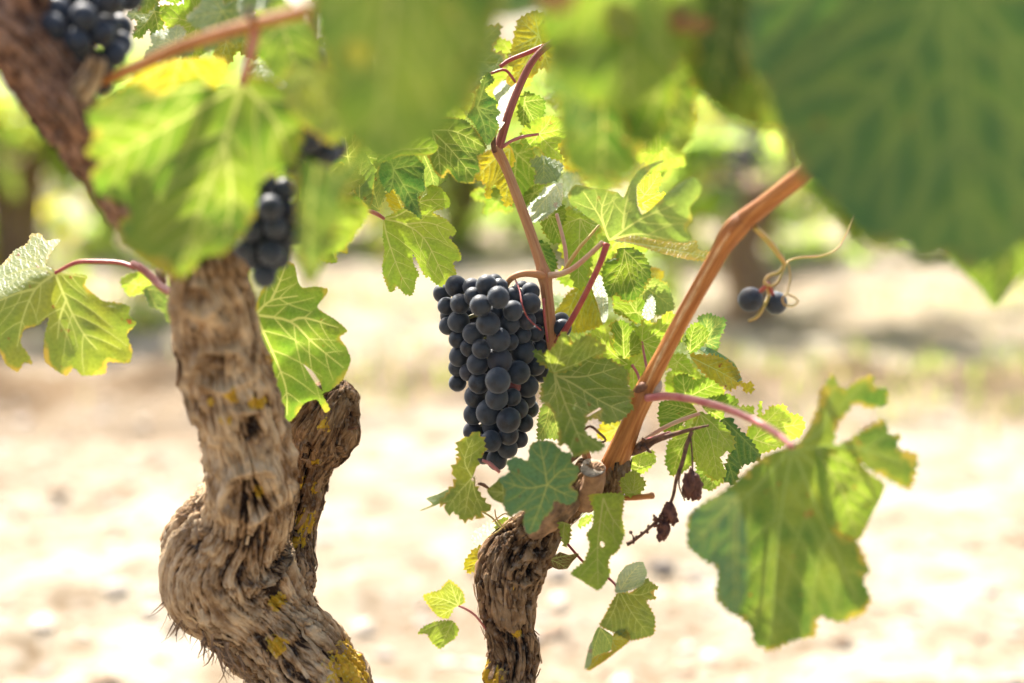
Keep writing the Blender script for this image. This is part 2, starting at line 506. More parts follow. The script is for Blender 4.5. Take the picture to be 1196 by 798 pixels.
def build_stones():
    g = Geo()
    ico_v = []
    t = (1 + 5 ** 0.5) / 2
    ico_v = np.array([(-1, t, 0), (1, t, 0), (-1, -t, 0), (1, -t, 0), (0, -1, t), (0, 1, t), (0, -1, -t), (0, 1, -t), (t, 0, -1), (t, 0, 1), (-t, 0, -1), (-t, 0, 1)], float)
    ico_v /= np.linalg.norm(ico_v[0])
    ico_f = [(0, 11, 5), (0, 5, 1), (0, 1, 7), (0, 7, 10), (0, 10, 11), (1, 5, 9), (5, 11, 4), (11, 10, 2), (10, 7, 6), (7, 1, 8), (3, 9, 4), (3, 4, 2), (3, 2, 6), (3, 6, 8), (3, 8, 9), (4, 9, 5), (2, 4, 11), (6, 2, 10), (8, 6, 7), (9, 8, 1)]
    for k in range(3200):
        y = 1.3 + 8.5 * random.random() ** 1.3
        x = random.uniform(-0.5, 0.5) * (y * 0.95 + 0.6)
        s = min(0.022, 0.004 + 0.006 * random.expovariate(1.0))
        sc = np.array([random.uniform(.7, 1.4), random.uniform(.7, 1.4), random.uniform(.3, .6)]) * s
        a = random.uniform(0, 6.28)
        v = ico_v * (1 + 0.25 * RNG.standard_normal((12, 1)) * 0.6) * sc
        rot = np.array([[math.cos(a), -math.sin(a), 0], [math.sin(a), math.cos(a), 0], [0, 0, 1]])
        v = v @ rot.T + np.array([x, y, ground_h(x, y) + sc[2] * 0.35])
        g.add(v, ico_f, random.choice((0, 0, 1, 2)))
    ms = [simple_mat('stone_pale', (0.36, 0.30, 0.23), (0.52, 0.46, 0.38), 30, 0.9, 0.3),
          simple_mat('stone_tan', (0.20, 0.14, 0.09), (0.30, 0.22, 0.15), 30, 0.9, 0.3),
          simple_mat('stone_grey', (0.28, 0.24, 0.20), (0.38, 0.33, 0.28), 30, 0.9, 0.3)]
    o = g.build('stones', ms, smooth=False)
    structure(o, 'stuff')


def build_weeds():
    g = Geo()
    spots = [(-0.2, 3.5, .5), (1.05, 3.3, .55), (1.5, 3.6, .6), (0.55, 3.7, .5), (-1.2, 5.6, .6), (1.9, 5.4, .6), (-0.9, 5.2, .5), (2.4, 4.6, .5), (0.15, 4.2, .5)]
    for (cx, cy, rr) in spots:
        for k in range(int(260 * rr)):
            x, y = random.gauss(cx, rr * .55), random.gauss(cy, rr * .2)
            z = ground_h(x, y)
            hgt = random.uniform(.02, .07); a = random.uniform(0, 6.28)
            w = random.uniform(.003, .007); l = random.uniform(.01, .05)
            d = np.array([math.cos(a), math.sin(a), 0]); s = np.array([-d[1], d[0], 0]) * w
            b = np.array([x, y, z])
            g.add([b - s, b + s, b + d * l * .5 + s * .8 + [0, 0, hgt * .7], b + d * l * .5 - s * .8 + [0, 0, hgt * .7], b + d * l + [0, 0, hgt]],
                  [(0, 1, 2, 3), (3, 2, 4)], random.choice((0, 1)))
    ms = [simple_mat('weed_green', (0.10, 0.16, 0.04), (0.15, 0.2, 0.05), 20, 0.6, 0, (0.3, 0.4, 0.06)),
          simple_mat('weed_straw', (0.36, 0.31, 0.14), (0.42, 0.36, 0.18), 20, 0.7, 0, (0.4, 0.36, 0.15))]
    structure(g.build('grass', ms, smooth=False), 'stuff')


def build_hills():
    xs = np.linspace(-240, 240, 80)
    v = []; f = []
    for x in xs:
        top = 9 + 6 * N3(x * 0.013, 3.3, 0) + 2.5 * N3(x * 0.05, 1.3, 0)
        v += [(x, 150, -0.5), (x, 190, top * .6), (x, 240, top), (x, 330, -0.5)]
    for i in range(len(xs) - 1):
        for k in range(3):
            f.append((i * 4 + k, i * 4 + 4 + k, i * 4 + 5 + k, i * 4 + 1 + k))
    structure(mesh_obj('hills', v, f, simple_mat('hill_scrub', (0.06, 0.085, 0.035), (0.16, 0.15, 0.08), 0.2, 0.9, 0.1)))


build_ground()
build_stones()
build_weeds()
build_hills()


# ------------------------------------------------------------------ bark tubes
def bark_tube(name, ctrl, mat, parent, seg=180, step=0.0011, amp=1.0, knots=(), lichen=(), lumps=1.0, end_flat=False, strips=0, long=0.16, seed=0.0, cross=0.3):
    """old wood: a tube along world rows (x,y,z,r) with ridged, flaking bark in the mesh itself"""
    path = catmull(ctrl, step)
    p, r = path[:, :3], path[:, 3]
    t, n, b = frames(p)
    s = np.concatenate([[0], np.cumsum(np.linalg.norm(np.diff(p, axis=0), axis=1))])
    a = np.linspace(0, 2 * np.pi, seg, endpoint=False)
    V = np.zeros((len(p), seg, 3)); H = np.zeros((len(p), seg)); BV = np.zeros((len(p), seg, 3))
    ca, sa = np.cos(a), np.sin(a)
    rr = np.mean(r)
    for i in range(len(p)):
        si = s[i]; ri = r[i]
        tw = 1.6 * si / 0.1 * 0.25
        c0, s0 = math.cos(tw), math.sin(tw)
        for j in range(seg):
            ux = (ca[j] * c0 - sa[j] * s0) * ri; uy = (ca[j] * s0 + sa[j] * c0) * ri
            w1 = N3(ux * 45 + seed, uy * 45, si * 22)
            w2 = N3(ux * 45 + 7.7, uy * 45 + seed, si * 22)
            fx, fy, fz = ux + w1 * 0.006, uy + w2 * 0.006, si
            msk = min(1.0, max(0.15, 0.55 + 1.5 * N3(ux * 26 + 11, uy * 26 + seed, si * 15)))
            n_a = N3(fx * 80 + seed, fy * 80, fz * 80 * long * .75)
            n_b = N3(fx * 230, fy * 230 + seed, fz * 230 * long * 1.1)
            fis = 1.25 * math.exp(-(n_a / .085) ** 2) * (.4 + .6 * msk) + .55 * math.exp(-(n_b / .12) ** 2) * msk
            n_c = N3(fx * 70 + 3, fy * 70, fz * 60 + seed)
            fis += cross * math.exp(-(n_c / .05) ** 2) * msk
            ridge = 1.0 - 1.2 * min(1.35, fis)
            fine = 1 - abs(N3(fx * 520, fy * 520 + seed, fz * 520 * long * .6)) * 2.0
            plate = N3(fx * 48, fy * 48, fz * 34 + seed) + .6 * N3(ux * 130, uy * 130, si * 110 + seed) * (1.2 - msk)
            lump = N3(ux * 22 + seed, uy * 22, si * 20)
            hgt = 0.0026 * ridge + 0.0013 * fine + 0.0030 * plate
            H[i, j] = 0.46 + 0.34 * (ridge - .4) + 0.20 * (fine - .4) + 0.30 * plate
            off = amp * hgt + lumps * 0.006 * lump * min(1.0, ri / 0.03)
            V[i, j] = p[i] + (ri + off - 0.002 * amp) * (ca[j] * n[i] + sa[j] * b[i])
            BV[i, j] = (fx, fy, fz * long)
    V2 = V.reshape(-1, 3).copy(); H2 = H.ravel()
    nrm = (V - p[:, None]).reshape(-1, 3); nrm /= np.linalg.norm(nrm, axis=1)[:, None] + 1e-9
    for (kx, ky, kd, kr, dep) in knots:
        kc = at(kx, ky, kd); krm = kr * kd / F
        front = nrm @ (-FWD) > 0.1
        # distance seen across the camera-facing side of the trunk
        rel = V2 - kc
        q = np.stack([rel @ RIGHT, rel @ UP], 1)
        d = np.linalg.norm(q, axis=1) / krm
        ang = np.arctan2(q[:, 1], q[:, 0])
        d = d * (1 + .12 * np.sin(2 * ang + kx) + .07 * np.sin(5 * ang))
        ring = np.exp(-((d - 0.85) / 0.22) ** 2) * 0.9 - np.exp(-(d / 0.6) ** 2) * 1.0 + 0.25 * np.sin(d * 16) * np.exp(-(d / 0.9) ** 4)
        V2 += nrm * (ring * dep * front)[:, None]
        H2 += np.where(front, 0.28 * ring, 0)
    L = np.zeros(len(V2))
    for (lx, ly, ld, lr) in lichen:
        lc = at(lx, ly, ld); lrm = lr * ld / F
        rel = V2 - lc
        d = np.sqrt((rel @ RIGHT) ** 2 + (rel @ UP) ** 2) / lrm
        front = nrm @ (-FWD) > -0.2
        L = np.maximum(L, np.where(front, np.clip(1.15 - 0.65 * d, 0, 1), 0))
    if len(lichen):
        for q in np.where(L > .45)[0]:      # crusty growth stands proud of the bark
            c_ = N3(V2[q, 0] * 420, V2[q, 1] * 420, V2[q, 2] * 420)
            V2[q] += nrm[q] * 0.0016 * min(1, (L[q] - .45) * 3) * max(0, .45 + c_ * 1.4)
    faces = []
    m = len(p)
    for i in range(m - 1):
        o0 = i * seg; o1 = o0 + seg
        for j in range(seg):
            k = j + 1 if j + 1 < seg else 0
            faces.append((o0 + j, o0 + k, o1 + k, o1 + j))
    # closed, slightly domed ends
    vs = [V2]; Hs = [H2]; Ls = [L]; Bs = [BV.reshape(-1, 3)]
    cnt = len(V2)
    for (i, sgn) in ((0, -1), (m - 1, 1)):
        ring = V2[i * seg:(i + 1) * seg]
        prev = list(range(i * seg, i * seg + seg))
        for q in (0.8, 0.5, 0.0):
            c = p[i] + sgn * t[i] * r[i] * (0.05 if end_flat else 0.35) * (1 - q)
            if q > 0:
                nv = c + (ring - p[i]) * q + RNG.standard_normal((seg, 3)) * 0.0004
                vs.append(nv); Hs.append(np.full(seg, .45)); Ls.append(np.zeros(seg)); Bs.append(nv.copy())
                cur = list(range(cnt, cnt + seg)); cnt += seg
                for j in range(seg):
                    k = (j + 1) % seg
                    faces.append((prev[j], prev[k], cur[k], cur[j]) if sgn > 0 else (prev[k], prev[j], cur[j], cur[k]))
                prev = cur
            else:
                vs.append(c[None]); Hs.append(np.array([.3])); Ls.append(np.zeros(1)); Bs.append(c[None])
                for j in range(seg):
                    k = (j + 1) % seg
                    faces.append((prev[j], prev[k], cnt) if sgn > 0 else (prev[k], prev[j], cnt))
                cnt += 1
    # loose strips of bark lying along the wood, lifted at one end
    for q in range(strips):
        i0 = random.randrange(4, max(5, m - 30)); j0 = random.randrange(seg)
        ln = random.randrange(8, 34); w = random.uniform(0.0008, 0.0034)
        lift = random.uniform(0.0003, 0.0022)
        rows = []
        drift = random.uniform(-.02, .02)
        for k in range(0, ln, 4):
            i = min(m - 1, i0 + k)
            jj = int(j0 + drift * k * seg / 20) % seg
            base = V[i, jj]; nn = nrm[i * seg + jj]
            side = np.cross(t[i], nn)
            u = abs(k / ln - .35) / .65
            ww = w * (1 - 0.6 * (k / ln))
            q0 = base + nn * (0.0006 + lift * u ** 2)
            rows.append((q0 - side * ww, q0 + nn * ww * .5, q0 + side * ww))
        if len(rows) < 2: continue
        rv = np.array(rows).reshape(-1, 3)
        vs.append(rv); hv = random.uniform(.35, .95)
        Hs.append(np.full(len(rv), hv)); Ls.append(np.zeros(len(rv))); Bs.append(rv * [1, 1, long] + random.random())
        for k in range(len(rows) - 1):
            o = cnt + k * 3
            faces += [(o, o + 1, o + 4, o + 3), (o + 1, o + 2, o + 5, o + 4)]
        cnt += len(rv)
    return mesh_obj(name, np.vstack(vs), faces, mat, parent, True,
                    {'relief': ('FLOAT', np.concatenate(Hs)), 'lichen': ('FLOAT', np.concatenate(Ls)), 'bark': ('FLOAT_VECTOR', np.vstack(Bs))})


def cane_tube(name, ctrl, mat, parent, seg=28, step=0.0015, rough=0.06, nodes=()):
    path = catmull(ctrl, step)
    p, r = path[:, :3], path[:, 3].copy()
    t, n, b = frames(p)
    s = np.concatenate([[0], np.cumsum(np.linalg.norm(np.diff(p, axis=0), axis=1))])
    a = np.linspace(0, 2 * np.pi, seg, endpoint=False)
    V = np.zeros((len(p), seg, 3)); BV = np.zeros((len(p), seg, 3))
    for (frac, gain, width) in nodes:
        r *= 1 + gain * np.exp(-((s - frac * s[-1]) / width) ** 2)
    for i in range(len(p)):
        for j in range(seg):
            x, y = math.cos(a[j]), math.sin(a[j])
            k = 1 + rough * N3(x * 2.6, y * 2.6, s[i] * 12) + rough * .6 * N3(x * 6, y * 6, s[i] * 9 + 5)
            V[i, j] = p[i] + r[i] * k * (x * n[i] + y * b[i])
            BV[i, j] = (x * r[i], y * r[i], s[i] * 0.06)
    v, f = V.reshape(-1, 3), []
    m = len(p)
    for i in range(m - 1):
        for j in range(seg):
            k = (j + 1) % seg
            f.append((i * seg + j, i * seg + k, (i + 1) * seg + k, (i + 1) * seg + j))
    f.append(tuple(reversed(range(seg)))); f.append(tuple((m - 1) * seg + j for j in range(seg)))
    return mesh_obj(name, v, f, mat, parent, True, {'bark': ('FLOAT_VECTOR', BV.reshape(-1, 3))})


# ------------------------------------------------------------------ leaves
def inside(poly, pts):
    x, y = pts[:, 0], pts[:, 1]
    res = np.zeros(len(pts), bool)
    j = len(poly) - 1
    for i in range(len(poly)):
        xi, yi = poly[i]; xj, yj = poly[j]
        c = ((yi > y) != (yj > y)) & (x < (xj - xi) * (y - yi) / (yj - yi + 1e-12) + xi)
        res ^= c
        j = i
    return res


def seg_dist(pts, a, b):
    ab = b - a
    t = np.clip(((pts - a) @ ab) / (ab @ ab + 1e-12), 0, 1)
    return np.linalg.norm(pts - (a + t[:, None] * ab), axis=1)


def teeth(poly, junction, size, h, rng, skip):
    """saw the outline: leaf margins of a vine are toothed"""
    area = 0.5 * np.sum(poly[:, 0] * np.roll(poly[:, 1], -1) - np.roll(poly[:, 0], -1) * poly[:, 1])
    sg = 1 if area > 0 else -1
    out = []
    n = len(poly)
    def cr(i, t):
        p0, p1, p2, p3 = poly[i - 1], poly[i], poly[(i + 1) % n], poly[(i + 2) % n]
        l = np.linalg.norm(p2 - p1)
        m1 = (p2 - p0) / (np.linalg.norm(p2 - p0) + 1e-9) * l * .42
        m2 = (p3 - p1) / (np.linalg.norm(p3 - p1) + 1e-9) * l * .42
        return (2 * t ** 3 - 3 * t ** 2 + 1) * p1 + (t ** 3 - 2 * t ** 2 + t) * m1 + (-2 * t ** 3 + 3 * t ** 2) * p2 + (t ** 3 - t ** 2) * m2
    for i in range(n):
        a, b = poly[i], poly[(i + 1) % n]
        L = np.linalg.norm(b - a)
        out.append(a)
        mid = (a + b) / 2
        toothed = size > 0 and L > size * .8 and np.linalg.norm(mid - junction) > skip
        if not toothed:
            k = int(min(6, L / 4))
            for q in range(1, k):
                out.append(cr(i, q / k))
            continue
        k = max(1, int(round(L / size)))
        nrm = np.array([b[1] - a[1], a[0] - b[0]]) / L * sg
        for q in range(k):
            u = (q + rng.uniform(.50, .75)) / k
            tip_ = cr(i, u) + nrm * h * size * rng.uniform(.5, 1.35)
            lo_ = cr(i, (q + .2) / k); 
            out.append(lo_ + nrm * h * size * .15)
            out.append(tip_)
            if q < k - 1:
                out.append(cr(i, (q + 1) / k) - nrm * h * size * rng.uniform(.0, .3))
    return np.array(out)


LEAF_SEED = [0]


def template(junction, tip, width=1.0, deep=1.0, rng=None):
    """a five-lobed vine leaf outline round its junction, tip at `tip`"""
    key = [(0, 1.0), (12, .86), (27, .60 - .1 * (deep - 1)), (40, .78), (54, .86), (66, .74), (86, .53 - .08 * (deep - 1)), (100, .62), (118, .66), (138, .52), (156, .40), (170, .20)]
    ang = [a for a, _ in key] + [360 - a for a, _ in reversed(key[1:])]
    rad = [r for _, r in key] + [r for _, r in reversed(key[1:])]
    t = np.array(tip, float) - junction
    L = np.linalg.norm(t); ty = t / L; tx = np.array([-ty[1], ty[0]])
    out = []
    for a, r in zip(ang, rad):
        rr = r * L * (1 + rng.uniform(-.07, .07)); aa = R(a + rng.uniform(-3, 3))
        out.append(junction + tx * rr * math.sin(aa) * width + ty * rr * math.cos(aa))
    return np.array(out)


def leaf(parent, mat, d, j, poly=None, tip=None, crop=None, width=1.0, g=(0, 0), fold=0.0, curl=0.0, wave=3.0, tooth=None, toothh=.46,
         prim=None, holes=(), crease=(), veinmat=None, veins=True, puck=1.0, label=None, pet=None, petmat=None, petr=2.2, fine=1.0, vr=1.0):
    """One leaf. Outline in photograph pixels (or `crop`=(ox,oy,scale) pixels); d = depth in metres at the junction j;
    g = slope away from the viewer along image x / y; fold bends both halves back from the midrib, curl bends the tip back,
    crease = [(x, y, dirx, diry, amount)] hinges the blade along a line."""
    LEAF_SEED[0] += 1
    rng = random.Random(LEAF_SEED[0] * 13 + 5)
    def T(p):
        p = np.asarray(p, float)
        return p if crop is None else p * crop[2] + np.array(crop[:2])
    J = T(j)
    if poly is None:
        TIP = T(tip)
        P0 = template(J, TIP, width, 1.0, rng)
    else:
        P0 = T(poly)
        TIP = T(tip) if tip is not None else P0[np.argmax(np.linalg.norm(P0 - J, axis=1))]
    size = np.max(P0.max(0) - P0.min(0))
    ts = tooth if tooth is not None else max(5.0, size * .08)
    P1 = teeth(P0, J, ts, toothh, rng, size * .08)
    HL = [T(h) for h in holes]
    u = d / F
    # primaries: from the junction to the tips of the lobes
    if prim is None:
        rel = P0 - J; rad = np.linalg.norm(rel, axis=1); th = np.arctan2(rel[:, 1], rel[:, 0])
        order = np.argsort(-rad); picks = []
        for i in order:
            if rad[i] < size * .22: break
            if all(abs((th[i] - th[k] + np.pi) % (2 * np.pi) - np.pi) > R(30) for k in picks):
                picks.append(i)
            if len(picks) >= 5: break
        PR = []
        for i in picks:
            e = J + rel[i] * .95
            m1 = J + rel[i] * .5 + np.array([-rel[i][1], rel[i][0]]) * rng.uniform(-.06, .06)
            PR.append(np.array([J, m1, e]))
    else:
        PR = [T(q) for q in prim]
    def smooth(pl):
        if len(pl) < 3:
            return np.linspace(pl[0], pl[-1], 8)
        c3 = np.hstack([pl, np.zeros((len(pl), 1)), np.zeros((len(pl), 1))])
        return catmull(c3, max(2.5, size / 40))[:, :2]
    PR = [smooth(q) for q in PR]
    sec = []
    for q in PR:
        L = np.sum(np.linalg.norm(np.diff(q, axis=0), axis=1))
        if L < size * .18: continue
        k = max(2, int(L / (size * .15)))
        for w in range(k):
            f = (w + .9) / (k + .9)
            if f < .16: continue
            i = min(len(q) - 2, int(f * (len(q) - 1)))
            p0 = q[i]; tg = q[i + 1] - q[i]; tg /= np.linalg.norm(tg) + 1e-9
            for sgn in (-1, 1):
                al = R(rng.uniform(42, 58)) * sgn
                dr = np.array([tg[0] * math.cos(al) - tg[1] * math.sin(al), tg[0] * math.sin(al) + tg[1] * math.cos(al)])
                ln = L * (1 - f) * .75 + size * .08
                pts = [p0 + (dr * z + tg * .42 * (z / ln) ** 2 * ln) for z in np.linspace(0, ln, 9)]
                pts = np.array(pts)
                ok = inside(P1, pts)
                # stop at the margin, or just before meeting another primary vein
                n_ok = 0
                for z in range(len(pts)):
                    if not (ok[z] or z == 0): break
                    if z > 1 and any(np.min(np.linalg.norm(o - pts[z], axis=1)) < size * .02 for o in PR if o is not q): break
                    n_ok = z + 1
                if n_ok >= 3: sec.append(pts[:n_ok])
    # mesh
    st = max(2.0, size / (34 * fine))
    lo, hi = P1.min(0), P1.max(0)
    gx, gy = np.meshgrid(np.arange(lo[0], hi[0], st), np.arange(lo[1], hi[1], st))
    G = np.stack([gx.ravel(), gy.ravel()], 1)
    G[:, 0] += np.where((np.round((G[:, 1] - lo[1]) / st).astype(int) % 2) > 0, st / 2, 0)
    G = G + RNG.uniform(-.15, .15, G.shape) * st
    keep = inside(P1, G)
    for h in HL: keep &= ~inside(h, G)
    ed = np.full(len(G), 1e9)
    rings = [P1] + HL
    for rg in rings:
        for i in range(len(rg)):
            ed = np.minimum(ed, seg_dist(G, rg[i], rg[(i + 1) % len(rg)]))
    ok_g = keep & (ed > st * .45)
    kk = np.clip(size / 110, .6, 2.2) * vr
    strips = []
    if veins:
        for q in PR: strips.append((q[::2] if len(q) > 12 else q, .95 * kk, .28 * kk))
        for q in sec: strips.append((q[::2], .36 * kk, .12 * kk))
    pts = [Vector(p) for rg in rings for p in rg]
    edges = []; off = 0
    for rg in rings:
        edges += [(off + i, off + (i + 1) % len(rg)) for i in range(len(rg))]
        off += len(rg)
    S2 = []
    for (q, w0, w1_) in strips:
        if len(q) < 2: continue
        tg = np.gradient(q, axis=0); tg /= np.linalg.norm(tg, axis=1)[:, None] + 1e-9
        nr = np.stack([-tg[:, 1], tg[:, 0]], 1); hw = np.linspace(w0, w1_, len(q))
        Lp, Rp = q + nr * hw[:, None], q - nr * hw[:, None]
        m_ = len(q)
        pts += [Vector(p) for p in Lp] + [Vector(p) for p in Rp]
        for i in range(m_ - 1):
            edges += [(off + i, off + i + 1), (off + m_ + i, off + m_ + i + 1)]
        edges.append((off + m_ - 1, off + 2 * m_ - 1))
        off += 2 * m_
        S2.append((q, hw))
        for i in range(m_ - 1):
            ok_g &= seg_dist(G, q[i], q[i + 1]) > hw[i] + st * .3
    G = G[ok_g]
    pts += [Vector(p) for p in G]
    rv, _, rf, *_ = delaunay_2d_cdt(pts, edges, [], 0, 1e-4)
    rv = np.array([(p[0], p[1]) for p in rv])
    tri = np.array([f for f in rf if len(f) == 3])
    cen = rv[tri].mean(1)
    ok = inside(P1, cen)
    for h in HL: ok &= ~inside(h, cen)
    tri = tri[ok]; cen = cen[ok]
    isv = np.zeros(len(tri), bool)
    for (q, hw) in S2:
        for i in range(len(q) - 1):
            isv |= seg_dist(cen, q[i], q[i + 1]) < (hw[i] + hw[i + 1]) / 2 * .98
    used = np.unique(tri); remap = -np.ones(len(rv), int); remap[used] = np.arange(len(used))
    rv = rv[used]; tri = remap[tri]
    # distances for colour and relief
    ed = np.full(len(rv), 1e9)
    for rg in rings:
        for i in range(len(rg)):
            ed = np.minimum(ed, seg_dist(rv, rg[i], rg[(i + 1) % len(rg)]))
    def vein_d(P, which):
        dv = np.full(len(P), 1e9)
        for q in which:
            qq = q[::2] if len(q) > 6 else q
            if np.any(qq[-1] != q[-1]): qq = np.vstack([qq, q[-1:]])
            for i in range(len(qq) - 1):
                dv = np.minimum(dv, seg_dist(P, qq[i], qq[i + 1]))
        return dv
    ax = TIP - J; AL = np.linalg.norm(ax) + 1e-9; ax = ax / AL; nx = np.array([-ax[1], ax[0]])
    o1, o2 = rng.uniform(0, 50), rng.uniform(0, 50)
    def depth(P):
        P = np.atleast_2d(P)
        r = P - J
        D = g[0] * r[:, 0] + g[1] * r[:, 1]
        s = r @ nx; t = r @ ax
        D = D + fold * (np.sqrt(s * s + (.04 * size) ** 2) - .04 * size)
        D = D + curl * np.sign(t) * t * t / AL
        for (cx, cy, dx, dy, amt) in crease:
            c0 = T((cx, cy)); dl = math.hypot(dx, dy)
            k = (P[:, 0] - c0[0]) * (-dy / dl) + (P[:, 1] - c0[1]) * (dx / dl)
            w = .05 * size
            D = D + amt * .5 * (k + np.sqrt(k * k + w * w))
        if wave:
            W = np.array([N3(x / (size * .26) + o1, y / (size * .26) + o2, 0.5) for x, y in P])
            D = D + wave * size / 100 * W * np.clip(np.linalg.norm(r, axis=1) / (size * .3), .2, 1.3)
        return D
    dv1 = vein_d(rv, PR); dv = np.minimum(dv1 - .5, vein_d(rv, sec)) if sec else dv1
    w1 = size * .028
    pk = (1 - np.exp(-(np.maximum(dv, 0) / w1) ** 2))
    fadeedge = np.clip(ed / (size * .05), 0, 1)
    Dz = depth(rv) - puck * size * .014 * pk * fadeedge
    W = at(rv[:, 0], rv[:, 1], d + Dz * u)
    luv = np.hstack([(rv - J) * u, np.zeros((len(rv), 1))]) + np.array([rng.uniform(0, 9), rng.uniform(0, 9), rng.uniform(0, 9)])
    o = mesh_obj('leaf', W, tri[~isv].tolist(), LEAF[mat], parent, True,
                 {'luv': ('FLOAT_VECTOR', luv), 'edge': ('FLOAT', np.exp(-ed / (size * .09))), 'vein': ('FLOAT', np.exp(-np.maximum(dv, 0) / (size * .018)))})
    if label: o['label'] = label
    vm = veinmat or (VEIN_DARK if mat in ('dark',) else VEIN)
    if veins and isv.any():
        ft = tri[isv]; us = np.unique(ft); rm = -np.ones(len(W), int); rm[us] = np.arange(len(us))
        mesh_obj('vein', W[us], rm[ft].tolist(), vm, o)
    if pet:
        rows = [(x, y, dd, petr) for (x, y, dd) in ([(J[0], J[1], d - .0002)] + list(pet))]
        rows[0] = (*rows[0][:3], petr * .8)
        mesh_tube('petiole', px_path(rows), petmat or PET_PINK, o)
    return o


def mesh_tube(name, ctrl, mat, parent, seg=10, step=0.002):
    path = catmull(ctrl, step)
    v, f = tube_geo(path, seg)
    return mesh_obj(name, v, f, mat, parent)


# ------------------------------------------------------------------ grapes
def sphere_mesh(name, mat, nu=28, nv=18):
    v = []; f = []
    for i in range(nv + 1):
        th = math.pi * i / nv
        for k in range(nu):
            ph = 2 * math.pi * k / nu
            # a shallow dimple at the blossom end
            q = 1 - 0.07 * math.exp(-((math.pi - th) / .16) ** 2) + .012 * math.sin(2 * ph + 1) * math.sin(th)
            v.append((math.sin(th) * math.cos(ph) * q, math.sin(th) * math.sin(ph) * q, math.cos(th) * q))
    for i in range(nv):
        for k in range(nu):
            k2 = (k + 1) % nu
            f.append((i * nu + k, (i + 1) * nu + k, (i + 1) * nu + k2, i * nu + k2))
    me = bpy.data.meshes.new(name)
    me.from_pydata(v, [], f)
    me.polygons.foreach_set('use_smooth', [True] * len(f))
    me.materials.append(mat)
    return me


GM = sphere_mesh('grape', GRAPE)
GM_RED = sphere_mesh('grape_red', GRAPE_RED)


def add_grape(parent, pos, r, me=None):
    o = bpy.data.objects.new('grape', me or GM)
    COL.objects.link(o)
    o.parent = parent
    o.location = np.asarray(pos) - wloc(parent)
    k = random.uniform(.97, 1.04)
    o.scale = (r * k, r * random.uniform(.97, 1.03), r * random.uniform(1.0, 1.09))
    o.rotation_euler = (random.uniform(-.5, .5), random.uniform(-.5, .5), random.uniform(0, 6.28))
    return o


def relax(P, Rr, it=120, pin=None, gap=.96):
    P = P.copy()
    for _ in range(it):
        for i in range(len(P)):
            dlt = P - P[i]; dist = np.linalg.norm(dlt, axis=1) + 1e-9
            ov = (Rr + Rr[i]) * gap - dist
            ov[i] = -1
            for k in np.where(ov > 0)[0]:
                push = dlt[k] / dist[k] * ov[k] * .5
                if pin is not None:
                    push = pin(push)
                P[i] -= push; P[k] += push
    return P


def bunch(label, cat, name, spots, d0, rpx, stem, group, depth_r, axis_fn):
    pass


# ================================================================== RIGHT VINE
def ground_below(px, py, d):
    q = at(px, py, d); return np.array([q[0], q[1], 0.0])


base_r = ground_below(598, 900, 1.035)
vine_r = thing('grapevine', base_r, 'gnarled brown grapevine on the right whose orange cane rises above the big hanging grape bunch', 'grapevine', 'grapevines in the near row')
base_l = ground_below(470, 900, 1.0)
vine_l = thing('grapevine', base_l, 'thick pale crooked grapevine on the left with yellow lichen on its trunk', 'grapevine', 'grapevines in the near row')
# trunk
rows = px_path([(598, 840, 1.035, 27), (597, 795, 1.035, 26), (602, 760, 1.035, 26), (596, 725, 1.035, 28), (592, 692, 1.035, 33), (597, 662, 1.035, 37), (611, 638, 1.035, 36), (634, 612, 1.035, 26), (657, 590, 1.035, 20), (676, 568, 1.03, 20), (692, 548, 1.025, 17)])
low = np.array([[base_r[0] - .01, base_r[1], -0.03, .026], [base_r[0] + .004, base_r[1], 0.10, .020], [base_r[0] + .002, base_r[1], 0.2, .017]])
bark_tube('trunk', np.vstack([low, rows]), BARK_BROWN, vine_r, seg=170, step=.0012, amp=1.25, lumps=.8, strips=260, seed=3.1, long=.22, cross=.7,
          knots=[(613, 668, 1.01, 18, .004), (637, 628, 1.012, 14, .004)],
          lichen=[(573, 795, 1.015, 16), (604, 742, 1.015, 6), (598, 690, 1.0, 4)])
# spur head: stub of cut wood and knobs
mb = bark_tube('spur', px_path([(680, 590, 1.022, 13), (690, 570, 1.012, 14), (694, 556, 1.005, 13), (693, 548, 1.0, 12)]), simple_mat('stub_bark', (0.22, 0.12, 0.065), (0.36, 0.21, 0.11), 160, .8, .8), vine_r, seg=70, step=.0014, amp=.35, lumps=.3, end_flat=True, seed=8)
g = Geo()
c0 = at(692, 547.5, .997)
an = np.linspace(0, 6.2832, 28, endpoint=False)
for (rad, dz) in ((14.5, 0), (12.5, -.0012), (7, -.0006), (3, -.001)):
    pass
ringv = []
for (rad, dz) in ((14.5, .002), (13.6, -.0004), (10.5, -.0008), (8.5, -.0003), (3, -.0006), (.3, -.0005)):
    for q in an:
        k = 1 + .06 * math.sin(3 * q + 1) + .04 * math.sin(5 * q)
        ringv.append(at(692 + rad * k * math.cos(q), 547.5 + rad * .68 * k * math.sin(q) - dz * 900, 1.0 + dz + .010 * math.sin(-q) * rad / 15))
g.add(np.array(ringv), [(i * 28 + j, i * 28 + (j + 1) % 28, (i + 1) * 28 + (j + 1) % 28, (i + 1) * 28 + j) for i in range(5) for j in range(28)])
g.build('cut_face', CUTWOOD, mb)
bark_tube('spur', px_path([(712, 580, 1.03, 12), (718, 560, 1.02, 14), (722, 545, 1.018, 13), (718, 535, 1.02, 8)]), BARK_BROWN, vine_r, seg=60, step=.0014, amp=.8, lumps=.6, seed=11, strips=30)
